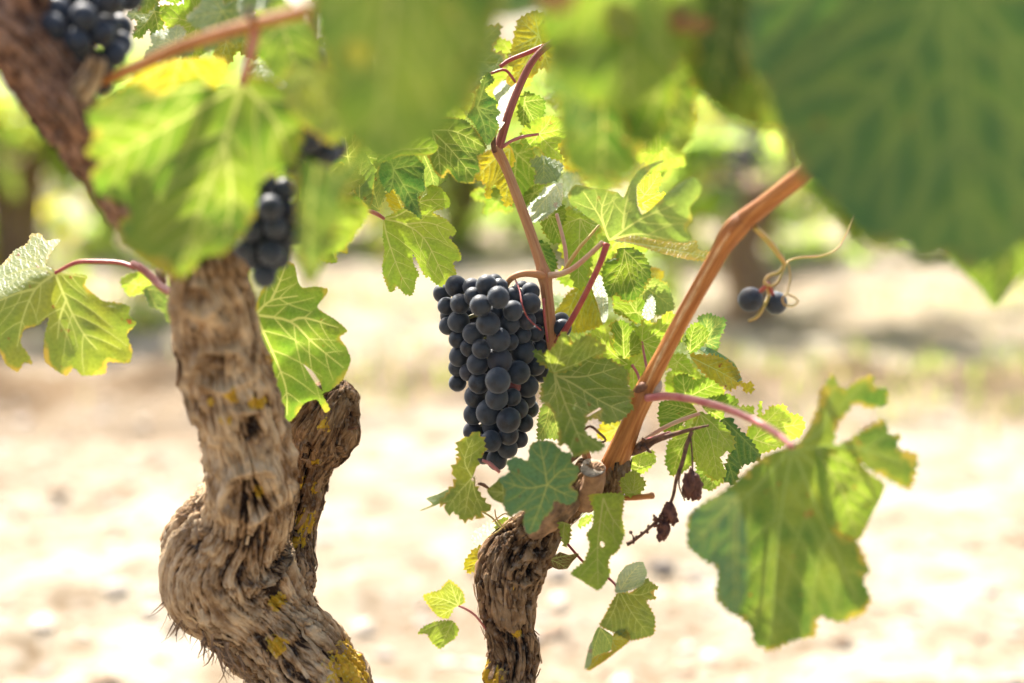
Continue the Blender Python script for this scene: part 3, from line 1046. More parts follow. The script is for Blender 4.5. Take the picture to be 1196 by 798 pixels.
bark_tube('spur', px_path([(668, 575, 1.02, 11), (660, 590, 1.012, 16), (640, 606, 1.012, 15), (618, 622, 1.016, 8)]), simple_mat('peeled_wood', (0.12, 0.07, 0.04), (0.36, 0.21, 0.11), 130, .85, 1.0), vine_r, seg=70, step=.0014, amp=.9, lumps=1.0, seed=18)
# main cane
cane_rows = px_path([(706, 562, 1.028, 16), (716, 545, 1.02, 15), (729, 515, 1.01, 13.4), (741, 486, 1.0, 11.6), (750, 463, .995, 12.8), (757, 448, .992, 11.0), (775, 414, .98, 9.6), (799, 369, .962, 9.6), (824, 324, .945, 10.0), (842, 292, .932, 10.4), (852, 276, .925, 12.2), (861, 265, .921, 13.0), (872, 255, .918, 11.6), (893, 239, .905, 10.8), (938, 204, .88, 11.2), (1010, 150, .84, 11.5), (1080, 60, .8, 11), (1130, -60, .77, 10)])
cane_r = cane_tube('cane', cane_rows, CANE, vine_r, seg=48, rough=.13)
# pale split along the cane
gr = cane_rows.copy()
gp = px_path([(755, 450, .9775, 1.0), (765, 429, .969, 1.8), (773, 413, .9645, 2.2), (785, 390, .956, 1.3), (797, 367, .947, 2.0), (809, 345, .939, 2.4), (821, 323, .930, 1.6), (832, 304, .923, 2.0), (843, 286, .916, 1.6), (852, 272, .9085, .8)])
mesh_tube('bark_split', gp, simple_mat('pale_bark', (0.40, 0.20, 0.075), (0.54, 0.36, 0.19), 140, .6, .5), cane_r)
# bud on the node
bud = px_path([(764, 463, .987, 2.5), (767, 458, .984, 4), (770, 452, .983, 3.6), (772, 445, .984, .8)])
mesh_tube('bud', bud, simple_mat('bud_scale', (0.34, 0.22, 0.14), (0.5, 0.38, 0.28), 160, .7, .5), cane_r, 14)
mesh_tube('node', px_path([(743, 460, .992, 3), (747, 454, .989, 5), (752, 451, .987, 5.5), (757, 448, .988, 2)]), simple_mat('node_bark', (0.13, 0.06, 0.035), (0.26, 0.12, 0.06), 220, .7, .8), cane_r, 16)

# fruiting shoot that carries the bunch
shoot = cane_tube('shoot', px_path([(694, 560, 1.03, 5), (676, 505, 1.035, 5), (655, 440, 1.03, 5.5), (645, 405, 1.022, 6.2), (642, 372, 1.018, 6.8), (638, 335, 1.016, 7.2), (636, 322, 1.016, 8.6), (631, 306, 1.018, 6.4), (619, 270, 1.022, 5.8), (604, 229, 1.025, 5.7), (591, 196, 1.03, 5.6), (583, 180, 1.03, 6.4), (578, 172, 1.03, 6)]), SHOOT, vine_r, seg=26, rough=.07)
cane_tube('shoot', px_path([(580, 180, 1.03, 5.5), (586, 160, 1.03, 5.2), (596, 128, 1.03, 4.8), (609, 96, 1.03, 4.6), (621, 73, 1.028, 4.2), (634, 58, 1.026, 4.0), (648, 48, 1.022, 3.8), (655, 44, 1.02, 3.4)]), SHOOT_RED, vine_r, seg=20, rough=.05)
mesh_tube('bud', px_path([(578, 178, 1.026, 2.5), (576, 168, 1.024, 3.2), (577, 158, 1.024, 2.6), (580, 149, 1.025, 1)]), DRYTWIG, shoot)
# stalks from the bunch node
mesh_tube('petiole', px_path([(640, 322, 1.014, 4.5), (655, 320, 1.008, 3.6), (670, 313, 1.0, 3.2), (688, 298, .995, 3), (704, 283, .99, 3)]), PET_PALE, vine_r)
mesh_tube('tendril', px_path([(658, 318, 1.01, 2.8), (668, 302, 1.008, 2.4), (678, 288, 1.008, 2.2), (688, 277, 1.01, 1.8), (699, 264, 1.012, 1.4), (705, 258, 1.015, 1)]), TENDRIL, vine_r)
mesh_tube('petiole', px_path([(662, 312, 1.015, 2.6), (660, 290, 1.02, 2.4), (655, 268, 1.025, 2.2), (650, 250, 1.03, 2)]), PET_PALE, vine_r)
mesh_tube('petiole', px_path([(709, 284, .988, 4.2), (702, 305, .99, 3.7), (690, 331, .995, 3.5), (674, 362, 1.003, 3.5), (660, 386, 1.008, 3.8), (650, 402, 1.012, 4.5)]), PET_RED, vine_r)
mesh_tube('tendril', px_path([(602, 327, 1.004, 1.1), (607, 340, .995, .9), (610, 356, .985, .8), (617, 372, .985, .8), (632, 386, .99, .8)]), PET_RED, vine_r, 6)
mesh_tube('petiole', px_path([(635, 349, 1.004, 1.6), (636, 370, 1.0, 1.5), (640, 400, 1.0, 1.3)]), PET_RED, vine_r, 6)

cB = (640, 180, 200 / 798)
cC = (600, 360, 200 / 798)
cD = (740, 340, 200 / 798)
cE = (480, 500, 200 / 798)
cF = (640, 540, 258 / 798)
cT = (500, 30, 340 / 1180)
cA = (360, 160, 200 / 798)
cZ = (460, 518, 420 / 1196)

# --- leaves round the shoot (B)
leaf(vine_r, 'under', .99, (285, 405), [(285, 405), (240, 332), (180, 290), (140, 257), (105, 235), (93, 190), (125, 143), (200, 158), (260, 165), (325, 178), (352, 205), (366, 180), (385, 128), (430, 70), (482, 44), (545, 29), (492, 62), (450, 100), (414, 150), (418, 240), (438, 282), (475, 258), (570, 172), (620, 132), (680, 104), (717, 150), (707, 195), (660, 250), (674, 310), (642, 345), (668, 400), (540, 407), (400, 378), (310, 398)],
     crop=cB, tip=(680, 115), g=(-.25, .5), fold=.25, wave=3, tooth=0, crease=[(352, 300, 0.1, -1, -.9)],
     prim=[[(285, 405), (430, 305), (590, 235)], [(285, 405), (245, 300), (165, 175)], [(262, 340), (250, 260), (278, 175)], [(348, 345), (360, 250), (388, 140)], [(300, 398), (420, 372), (570, 400)]], label='pale green leaf showing its underside')
leaf(vine_r, 'yellow', .992, (290, 405), [(310, 403), (400, 380), (540, 408), (640, 418), (690, 405), (700, 448), (772, 460), (750, 497), (650, 490), (530, 462), (440, 432), (370, 412)], crop=cB, tip=(750, 480), g=(.2, -1.0), wave=2, tooth=14 * .25, prim=[[(310, 405), (520, 435), (740, 478)]])
leaf(vine_r, 'green', 1.025, (355, 445), [(330, 440), (390, 436), (440, 465), (470, 515), (478, 562), (452, 600), (442, 640), (400, 682), (350, 686), (320, 650), (290, 668), (265, 620), (252, 560), (270, 500), (312, 482)], crop=cB, tip=(415, 660), fold=.5, g=(.1, -.3), wave=4, prim=[[(355, 445), (380, 560), (415, 660)], [(357, 450), (335, 540), (285, 640)], [(357, 450), (410, 500), (465, 565)]])
leaf(vine_r, 'under', 1.07, (450, 620), [(390, 700), (450, 640), (490, 580), (555, 608), (588, 720), (520, 752), (440, 742)], crop=cB, tip=(580, 720), g=(.2, .3))
leaf(vine_r, 'light', 1.05, (150, 300), [(85, 255), (130, 250), (190, 290), (245, 345), (215, 410), (200, 500), (190, 600), (140, 625), (105, 565), (85, 450), (60, 345)], crop=cB, tip=(150, 620), g=(-.2, -.4), wave=4)
leaf(vine_r, 'yellow', 1.085, (180, 560), [(30, 745), (90, 655), (130, 620), (215, 615), (262, 700), (255, 790), (150, 830), (60, 815)], crop=cB, tip=(70, 790), g=(.1, -.5))
leaf(vine_r, 'under', 1.055, (250, 580), [(205, 622), (235, 560), (265, 585), (282, 700), (278, 765), (258, 795), (230, 700)], crop=cB, tip=(260, 790), g=(-.6, -1.9), tooth=0)
leaf(vine_r, 'dark', 1.06, (-40, 420), [(-60, 400), (0, 420), (30, 470), (42, 520), (22, 556), (-20, 530), (-60, 470)], crop=cB, tip=(35, 540))
leaf(vine_r, 'green', 1.045, (10, 290), [(-30, 300), (20, 285), (70, 235), (80, 300), (55, 345), (62, 410), (20, 415), (-20, 360)], crop=cB, tip=(60, 410), g=(.2, .2))
# two small curled leaves in the fold
leaf(vine_r, 'light', 1.03, (450, 190), [(420, 150), (480, 95), (520, 85), (530, 120), (500, 185), (470, 205), (425, 215)], crop=cB, tip=(520, 100), g=(.2, .3))
leaf(vine_r, 'yellow', 1.035, (440, 230), [(425, 215), (480, 200), (545, 180), (530, 215), (480, 255), (455, 262), (430, 250)], crop=cB, tip=(530, 200), g=(.2, .6))

# --- big leaf in front of the bunch's right (C)
leaf(vine_r, 'green', .985, (190, 308), [(150, 322), (165, 282), (120, 255), (95, 196), (150, 214), (192, 182), (230, 113), (263, 145), (263, 168), (345, 128), (382, 150), (424, 185), (402, 213), (352, 224), (420, 232), (500, 266), (532, 300), (540, 332), (530, 360), (557, 400), (540, 438), (557, 462), (500, 520), (440, 537), (370, 512), (332, 540), (332, 582), (424, 640), (400, 665), (340, 672), (280, 692), (265, 660), (240, 630), (210, 642), (212, 560), (200, 510), (160, 456), (128, 430), (130, 370)],
     crop=cC, tip=(330, 660), g=(.25, -.25), fold=.2, wave=4, tooth=11 * .25 * 2, crease=[(200, 300, 1, -.25, -.55)],
     prim=[[(190, 308), (250, 470), (330, 660)], [(190, 308), (290, 360), (400, 430), (540, 500)], [(190, 308), (270, 260), (400, 190)], [(205, 318), (330, 318), (490, 275)], [(190, 308), (195, 380), (160, 445)], [(190, 300), (150, 240), (110, 210)]],
     holes=[[(335, 505), (400, 462), (408, 470), (350, 505)]], label='broad green leaf with brown blotches')
leaf(vine_r, 'lime', .976, (188, 300), [(175, 300), (150, 214), (192, 182), (230, 111), (265, 143), (265, 166), (345, 126), (384, 148), (428, 185), (404, 217), (345, 232), (300, 262), (230, 300)], crop=cC, tip=(420, 185), g=(.1, .5), wave=4, tooth=6)  # paler sheet over the upper lobe, light coming through put into its colour
leaf(vine_r, 'under', 1.035, (170, 440), [(140, 445), (175, 440), (205, 510), (225, 560), (215, 612), (165, 605), (112, 612), (118, 500)], crop=cC, tip=(165, 640), g=(.2, -.2))
leaf(vine_r, 'light', 1.03, (530, 262), [(335, 140), (390, 93), (432, 110), (450, 150), (470, 210), (545, 258), (530, 302), (430, 284), (330, 262), (345, 222)], crop=cC, tip=(350, 250), g=(.1, .2), prim=[[(530, 262), (440, 275), (340, 255)], [(530, 262), (450, 200), (390, 105)]])
leaf(vine_r, 'green', 1.04, (515, 235), [(450, 75), (505, 58), (550, 95), (592, 158), (582, 212), (530, 232), (492, 252), (455, 205), (470, 140)], crop=cC, tip=(500, 65), g=(.1, .3), wave=5)
leaf(vine_r, 'light', 1.045, (598, 157), [(548, 70), (585, 95), (612, 38), (650, 75), (720, 18), (765, 40), (745, 75), (790, 90), (775, 160), (720, 165), (700, 240), (655, 275), (618, 235), (594, 170)], crop=cC, tip=(740, 40), g=(.1, .3), wave=4, prim=[[(598, 157), (660, 120), (745, 40)], [(598, 157), (680, 190), (760, 190)], [(598, 157), (600, 110), (612, 50)], [(598, 157), (630, 210), (655, 265)]], pet=[(753, 418, 1.04), (757, 440, 1.03)], petmat=PET_PINK, petr=1.6)
mesh_tube('petiole', px_path([(738, 426, 1.03, 1.8), (745, 438, 1.03, 1.7), (749, 458, 1.02, 1.6)]), PET_PINK, vine_r)
leaf(vine_r, 'light', 1.075, (560, 265), [(540, 250), (600, 210), (640, 290), (625, 380), (580, 440), (545, 380), (530, 310)], crop=cC, tip=(585, 430), g=(.1, -.3))
leaf(vine_r, 'under', 1.03, (470, 745), [(440, 745), (455, 700), (480, 655), (500, 690), (492, 760), (465, 775)], crop=cB, tip=(480, 660), g=(-.6, -1.9), tooth=3)
leaf(vine_r, 'yellow', 1.085, (480, 560), [(420, 520), (505, 530), (500, 590), (440, 620), (390, 600), (400, 560)], crop=cC, tip=(430, 610))
leaf(vine_r, 'light', 1.075, (600, 660), [(560, 690), (650, 665), (655, 720), (600, 770), (560, 760)], crop=cC, tip=(590, 765))
leaf(vine_r, 'green', 1.06, (570, 20), [(470, -120), (530, -140), (570, -60), (600, -40), (640, 10), (620, 60), (565, 70), (520, 40), (470, 20)], crop=cC, tip=(480, -110), g=(0, .3))

# --- leaves behind and right of the cane (D)
leaf(vine_r, 'blue', 1.06, (330, 240), [(300, 122), (350, 107), (385, 122), (424, 128), (425, 165), (402, 215), (392, 266), (345, 262), (320, 200)], crop=cD, tip=(400, 120), g=(.1, .3))
leaf(vine_r, 'green', 1.045, (262, 285), [(244, 245), (250, 182), (290, 148), (330, 168), (348, 202), (332, 242), (300, 272), (270, 292)], crop=cD, tip=(310, 155), g=(0, .3))
leaf(vine_r, 'yellow', 1.035, (270, 310), [(262, 298), (320, 298), (382, 303), (442, 328), (482, 370), (502, 430), (552, 430), (556, 466), (518, 470), (500, 435), (444, 462), (400, 432), (350, 402), (300, 352)], crop=cD, tip=(545, 450), g=(.1, -.5), wave=4, prim=[[(270, 310), (400, 375), (495, 430)]])
leaf(vine_r, 'blue', 1.05, (300, 275), [(290, 270), (345, 262), (400, 288), (470, 335), (506, 415), (485, 425), (430, 345), (370, 315)], crop=cD, tip=(500, 410), g=(-.1, -.8), tooth=0)
leaf(vine_r, 'light', 1.055, (205, 330), [(175, 300), (235, 295), (272, 350), (275, 390), (235, 372), (195, 372), (165, 350)], crop=cD, tip=(270, 385))
leaf(vine_r, 'green', 1.06, (250, 500), [(185, 400), (240, 388), (292, 418), (325, 398), (355, 408), (402, 418), (424, 470), (410, 492), (350, 505), (270, 500), (200, 490)], crop=cD, tip=(395, 420), g=(0, .4), prim=[[(250, 500), (320, 460), (400, 425)], [(250, 500), (235, 450), (230, 395)]])
leaf(vine_r, 'green', 1.05, (290, 555), [(125, 520), (220, 505), (272, 528), (296, 560), (250, 600), (200, 640), (140, 655), (118, 600)], crop=cD, tip=(135, 610), g=(-.1, -.4))
leaf(vine_r, 'light', 1.03, (308, 570), [(305, 565), (362, 585), (415, 620), (466, 690), (462, 742), (410, 752), (404, 800), (432, 850), (380, 880), (340, 860), (290, 800), (268, 700), (280, 620)], crop=cD, tip=(400, 860), g=(.1, -.35), fold=.3, wave=4, prim=[[(308, 570), (360, 690), (390, 860)], [(308, 570), (380, 630), (455, 730)], [(308, 570), (280, 680), (300, 790)]], pet=[(795, 491, 1.028), (775, 500, 1.025), (750, 515, 1.022), (735, 528, 1.02)], petmat=PET_PALE, petr=2.6)
leaf(vine_r, 'green', 1.055, (330, 550), [(320, 540), (345, 500), (400, 490), (440, 480), (488, 510), (482, 540), (560, 540), (552, 575), (480, 570), (420, 560), (424, 605), (360, 582)], crop=cD, tip=(545, 555), g=(.1, .4))
leaf(vine_r, 'dark', 1.045, (420, 600), [(408, 600), (452, 588), (482, 640), (540, 690), (592, 770), (570, 792), (500, 815), (470, 900), (420, 880), (440, 780), (470, 700)], crop=cD, tip=(585, 780), g=(.1, -.3))
leaf(vine_r, 'light', 1.06, (560, 690), [(533, 645), (580, 590), (592, 512), (600, 580), (640, 540), (702, 533), (722, 570), (772, 582), (797, 622), (780, 672), (740, 692), (690, 722), (600, 755), (540, 745), (525, 700)], crop=cD, tip=(790, 620), g=(.1, .4), prim=[[(560, 690), (670, 640), (790, 620)], [(560, 690), (620, 610), (690, 540)], [(560, 690), (650, 720), (690, 715)]])
leaf(vine_r, 'green', 1.065, (260, 670), [(165, 700), (230, 670), (275, 668), (300, 760), (250, 830), (180, 860), (150, 800)], crop=cD, tip=(180, 840))
leaf(vine_r, 'green', 1.07, (380, 820), [(300, 800), (400, 800), (430, 870), (360, 930), (300, 900)], crop=cD, tip=(350, 920))
leaf(vine_r, 'light', 1.09, (220, 440), [(160, 380), (280, 360), (330, 420), (300, 520), (200, 520), (150, 460)], crop=cD, tip=(290, 370))

# --- front leaves round the head (E, F)
leaf(vine_r, 'blue', .955, (635, 265), [(445, 160), (482, 134), (545, 152), (552, 100), (562, 76), (600, 58), (660, 65), (680, 85), (702, 110), (746, 120), (744, 160), (781, 185), (770, 240), (742, 275), (778, 300), (770, 337), (735, 357), (665, 340), (660, 378), (610, 430), (592, 475), (545, 492), (524, 440), (530, 380), (460, 412), (428, 350), (440, 290), (413, 240), (460, 205)], crop=cE, tip=(555, 485), g=(.15, -.2), fold=.15, wave=4, tooth=6, toothh=.22,
     prim=[[(635, 265), (600, 370), (555, 480)], [(635, 265), (540, 280), (430, 250)], [(635, 265), (620, 170), (600, 75)], [(635, 265), (700, 200), (770, 190)], [(635, 265), (700, 300), (765, 325)]], veinmat=VEIN, vr=.8, label='bluish green leaf facing the viewer')
leaf(vine_r, 'mottled', .965, (430, 300), [(352, 290), (398, 250), (415, 228), (445, 290), (432, 352), (380, 332)], crop=cE, tip=(360, 295), tooth=0, g=(-.3, 0))
leaf(vine_r, 'lime', .99, (290, 230), [(305, 18), (338, 60), (342, 110), (310, 142), (306, 180), (290, 222), (280, 242), (310, 290), (345, 345), (372, 380), (330, 390), (325, 422), (300, 410), (270, 425), (240, 427), (200, 390), (165, 392), (160, 355), (133, 352), (175, 300), (212, 240), (194, 195), (225, 140), (218, 90), (226, 60), (270, 42)], crop=cE, tip=(240, 420), g=(.5, .1), wave=4, crease=[(240, 235, 1, .1, -.7)], prim=[[(285, 232), (265, 320), (250, 415)], [(285, 232), (300, 310), (335, 385)], [(285, 232), (250, 150), (290, 40)], [(285, 232), (215, 310), (170, 380)]], label='yellow leaf folded in half beside the bunch tip', pet=[(554, 560, 1.0), (556, 590, 1.01), (575, 605, 1.03), (585, 618, 1.035)], petmat=PET_GREEN, petr=1.2)
leaf(vine_r, 'under', .992, (190, 285), [(40, 386), (100, 355), (70, 330), (128, 308), (185, 283), (165, 330), (120, 360)], crop=cE, tip=(45, 385), g=(-.1, -.7), tooth=0, veins=False)
mesh_tube('petiole', px_path([(563, 538, 1.0, 1.4), (571, 541, 1.0, 2.4), (584, 552, 1.0, 2.0)]), PET_PINK, vine_r)
mesh_tube('petiole', px_path([(558, 565, 1.0, 1.2), (564, 566, 1.0, 2.2), (571, 571, 1.0, 1.4)]), DRYTWIG, vine_r)
leaf(vine_r, 'light', 1.05, (440, 470), [(398, 440), (420, 425), (442, 418), (495, 468), (462, 512), (400, 515)], crop=cE, tip=(410, 510), g=(.2, -.4))
leaf(vine_r, 'yellow', 1.06, (375, 540), [(252, 622), (290, 568), (350, 540), (372, 550), (315, 605), (297, 660), (270, 677), (250, 650)], crop=cE, tip=(265, 670), g=(.2, -.3))
leaf(vine_r, 'under', 1.065, (380, 490), [(288, 490), (330, 462), (385, 440), (395, 480), (350, 520), (300, 545)], crop=cE, tip=(295, 540), g=(-.6, -1.9))
for (a, b, c_) in (((575, 610), (590, 600), (603, 607)), ((578, 595), (580, 606), (590, 618)), ((570, 628), (585, 618), (596, 606))):
    mesh_tube('tendril', px_path([(a[0], a[1], 1.02, .7), (b[0], b[1], 1.02, .9), (c_[0], c_[1], 1.02, .7)]), TENDRIL, vine_r, 6)
leaf(vine_r, 'lime', 1.0, (215, 540), [(98, 507), (130, 495), (152, 490), (170, 468), (186, 455), (226, 490), (236, 530), (200, 548), (180, 582), (150, 575), (120, 545)], crop=cZ, tip=(105, 510), g=(.2, .2), tooth=3.5, pet=[(545, 712, 1.005), (556, 720, 1.015), (568, 736, 1.03)], petmat=PET_PINK, petr=1.4)
leaf(vine_r, 'light', .998, (205, 580), [(80, 632), (105, 608), (132, 595), (192, 590), (216, 620), (200, 650), (178, 665), (152, 682), (122, 655), (110, 632)], crop=cZ, tip=(90, 632), g=(.2, -.3), tooth=3.5)
leaf(vine_r, 'light', .975, (200, 130), [(150, 118), (210, 113), (272, 118), (266, 200), (276, 260), (250, 322), (222, 342), (216, 380), (226, 395), (204, 440), (180, 462), (140, 440), (120, 425), (83, 402), (130, 360), (152, 300), (140, 260), (162, 230), (165, 170)], crop=cF, tip=(180, 455), g=(.15, -.15), fold=.3, wave=4, tooth=4, holes=[[(190, 285), (203, 290), (205, 303), (195, 308), (188, 298)]], label='pale hanging leaf with a small hole')
leaf(vine_r, 'light', 1.0, (305, 110), [(262, 65), (290, 40), (312, 28), (352, 75), (328, 116), (290, 122), (268, 105)], crop=cF, tip=(310, 35))
leaf(vine_r, 'light', 1.03, (330, 20), [(290, 0), (340, -30), (390, -5), (350, 20), (310, 30)], crop=cF, tip=(380, -5), g=(0, .6))
leaf(vine_r, 'under', 1.07, (160, 200), [(98, 165), (135, 150), (165, 155), (168, 190), (130, 200)], crop=cF, tip=(105, 165), g=(-.6, -1.9))
leaf(vine_r, 'light', 1.06, (150, 205), [(112, 235), (118, 205), (160, 190), (150, 215)], crop=cF, tip=(115, 230))
leaf(vine_r, 'light', 1.0, (60, 220), [(40, 215), (80, 225), (78, 280), (60, 305), (48, 260)], crop=cF, tip=(60, 300))
# curled leaf at the bottom
leaf(vine_r, 'lime', .99, (258, 465), [(255, 468), (300, 472), (355, 420), (378, 440), (398, 452), (376, 470), (390, 492), (355, 500), (385, 560), (380, 622), (300, 642), (232, 612), (188, 590), (205, 555)], crop=cF, tip=(370, 610), g=(.3, -.3), wave=4, tooth=4, prim=[[(258, 465), (300, 540), (360, 620)], [(258, 465), (240, 530), (210, 590)], [(258, 465), (330, 480), (390, 455)]], label='twisted leaf with an upper flap glaring in the sun', pet=[(716, 680, 1.0), (700, 668, 1.01), (685, 660, 1.02), (665, 638, 1.03), (655, 625, 1.035)], petmat=PET_RED, petr=1.6)
leaf(vine_r, 'under', .985, (262, 460), [(245, 470), (255, 410), (285, 373), (340, 360), (357, 400), (342, 440), (300, 462)], crop=cF, tip=(345, 370), g=(-.6, -1.9), wave=3, tooth=3, fine=1.2)  # pale flap, tilted so its skin throws back the sun's glare
leaf(vine_r, 'yellow', .978, (230, 640), [(228, 682), (236, 622), (262, 602), (284, 606), (297, 640), (250, 682), (200, 720), (145, 752), (140, 722), (190, 694)], crop=cF, tip=(150, 740), g=(.2, -.4), tooth=3)
leaf(vine_r, 'under', .985, (190, 600), [(158, 650), (182, 595), (236, 630), (232, 675), (190, 700), (158, 720), (150, 690)], crop=cF, tip=(158, 715), g=(.1, .3), tooth=0)
leaf(vine_r, 'under', .99, (190, 600), [(130, 750), (150, 660), (160, 645), (158, 720), (150, 740)], crop=cF, tip=(135, 745), g=(-.6, -1.9), tooth=0, veins=False)
leaf(vine_r, 'dry', 1.01, (5, 350), [(2, 372), (18, 345), (42, 324), (75, 335), (112, 330), (88, 360), (70, 385), (38, 388)], crop=cF, tip=(110, 332), g=(.3, .3), wave=8, tooth=0, label='withered brown leaf on the trunk')
mesh_tube('twig', px_path([(730, 582, 1.01, 3), (745, 581, 1.0, 3.4), (755, 580, .99, 3.2), (762, 579, .985, 4)]), CANE, vine_r)

# --- leaves by the shoot's top (T)
leaf(vine_r, 'yellow', 1.08, (450, 40), [(360, 0), (372, -30), (430, -60), (530, -20), (532, 40), (520, 82), (492, 172), (450, 172), (430, 202), (380, 225), (330, 242), (318, 210), (362, 190), (318, 150), (340, 92)], crop=cT, tip=(330, 230), g=(.1, -.4), wave=4)
mesh_tube('petiole', px_path([(584, 78, 1.045, 2.4), (596, 70, 1.045, 2.6), (616, 62, 1.04, 2.8), (635, 54, 1.035, 3)]), PET_RED, vine_r)
mesh_tube('petiole', px_path([(573, 86, 1.05, 1.6), (590, 82, 1.05, 1.8), (602, 96, 1.05, 1.6)]), PET_RED, vine_r)
leaf(vine_r, 'under', 1.09, (350, 200), [(262, 270), (300, 225), (355, 205), (362, 250), (345, 335), (318, 380), (285, 425), (270, 372), (285, 320)], crop=cT, tip=(285, 420), g=(-.6, -1.9), tooth=0)
leaf(vine_r, 'green', 1.06, (390, 310), [(372, 300), (400, 270), (470, 300), (468, 360), (440, 400), (385, 405), (365, 360)], crop=cT, tip=(390, 400), g=(.1, .2))
leaf(vine_r, 'light', 1.035, (448, 440), [(372, 445), (400, 405), (440, 380), (500, 368), (578, 400), (570, 440), (520, 490), (548, 545), (480, 530), (450, 492), (392, 502)], crop=cT, tip=(560, 420), g=(.1, .3), pet=[(610, 160, 1.032), (595, 166, 1.03), (587, 172, 1.03)], petmat=PET_PINK, petr=2)
leaf(vine_r, 'under', 1.055, (470, 520), [(412, 548), (470, 530), (545, 562), (525, 622), (470, 642), (430, 635), (440, 590)], crop=cT, tip=(450, 635), g=(-.1, -.8))
leaf(vine_r, 'under', 1.07, (520, 650), [(385, 760), (440, 700), (480, 655), (540, 638), (540, 720), (470, 785), (400, 800)], crop=cT, tip=(395, 795), g=(-.6, -1.9), tooth=4)
leaf(vine_r, 'green', 1.085, (430, 680), [(380, 700), (430, 650), (500, 640), (480, 690), (400, 745)], crop=cT, tip=(390, 735))
leaf(vine_r, 'yellow', 1.075, (330, 500), [(195, 535), (250, 505), (332, 488), (352, 540), (332, 590), (342, 722), (312, 732), (300, 682), (262, 640), (250, 702), (230, 690), (236, 640), (195, 622), (212, 582)], crop=cT, tip=(320, 725), g=(.1, -.3))
leaf(vine_r, 'green', 1.09, (360, 520), [(320, 480), (420, 500), (440, 600), (400, 700), (350, 720), (320, 620)], crop=cT, tip=(380, 715))
# canopy of the same vine between shoot and cane
leaf(vine_r, 'mottled', .80, (775, 60), tip=(800, 178), width=.55, poly=[(762, 100), (772, 70), (795, 66), (812, 115), (808, 162), (794, 180), (774, 160), (764, 130)], g=(.1, -.2))
leaf(vine_r, 'mottled', .74, (705, 70), tip=(700, 245), poly=[(650, 70), (700, 40), (750, 65), (766, 120), (746, 165), (742, 195), (702, 222), (666, 190), (655, 140)], g=(.1, -.1), wave=4)
leaf(vine_r, 'green', .97, (780, 130), [(735, 150), (750, 128), (775, 120), (790, 150), (770, 178), (745, 176)], tip=(745, 172))

# near, out-of-focus leaves at the top right
leaf(vine_r, 'dark', .64, (1108, -45), [(1095, -60), (1020, -110), (930, -80), (880, -10), (868, 60), (900, 115), (925, 190), (980, 245), (1020, 285), (1058, 285), (1075, 308), (1108, 296), (1128, 318), (1160, 305), (1200, 282), (1270, 250), (1330, 140), (1310, 0), (1230, -90), (1130, -100)], tip=(1135, 318), g=(.05, -.15), fold=.15, wave=3, tooth=14, toothh=.3,
     prim=[[(1108, -45), (1115, 120), (1132, 300)], [(1108, -45), (1040, 90), (945, 190)], [(1108, -45), (1000, -30), (890, 0)], [(1108, -45), (1200, 80), (1270, 220)]], veinmat=VEIN_DARK, label='large dark green leaf close to the viewer', vr=.8)
leaf(vine_r, 'green', .76, (1200, 200), [(1105, 285), (1140, 262), (1200, 250), (1215, 290), (1185, 330), (1162, 358), (1148, 340), (1128, 320)], tip=(1162, 356), g=(.1, -.1), tooth=6)
leaf(vine_r, 'mottled', .72, (905, -60), [(775, -60), (790, 30), (812, 100), (850, 135), (892, 150), (935, 150), (985, 60), (1000, -60)], tip=(890, 150), g=(.1, -.1), wave=4, tooth=10)
leaf(vine_r, 'green', .66, (720, -80), [(622, -80), (632, 30), (650, 85), (690, 120), (735, 128), (790, 85), (815, 20), (820, -80)], tip=(730, 128), g=(.1, -.15), wave=4, tooth=10, holes=[[(715, 15), (735, 12), (742, 30), (728, 42), (714, 32)]])
leaf(vine_r, 'blue', .62, (600, -90), [(520, -90), (525, -40), (548, 5), (590, 22), (640, 8), (668, -30), (680, -90)], tip=(596, 22), g=(.1, -.15), wave=3, tooth=9)
leaf(vine_r, 'mottled', .70, (850, -70), tip=(838, 118), width=.75, g=(.1, -.15), wave=4)
leaf(vine_r, 'green', .73, (790, -40), tip=(742, 180), width=.55, g=(.1, -.1), wave=4)
leaf(vine_r, 'blue', .69, (688, 40), tip=(676, 165), width=.55, g=(.1, -.1), wave=4)
leaf(vine_r, 'rust', .60, (646, -14), [(624, -12), (650, -30), (672, -14), (668, 10), (646, 16), (628, 8)], tip=(646, 16), g=(0, -.5), wave=8, tooth=0)
leaf(vine_r, 'rust', .66, (792, 0), [(782, 20), (790, 0), (806, 8), (812, 20), (832, 24), (828, 36), (800, 38), (786, 36)], tip=(830, 32), g=(0, -.5), wave=8, tooth=0)
leaf(vine_r, 'yellow', .655, (706, 0), [(704, 20), (714, 0), (736, 10), (746, 30), (732, 44), (712, 36)], tip=(738, 36), g=(.1, -.6), wave=3)
leaf(vine_r, 'light', 1.12, (830, 60), tip=(845, 120), width=.8, g=(.1, -.3))

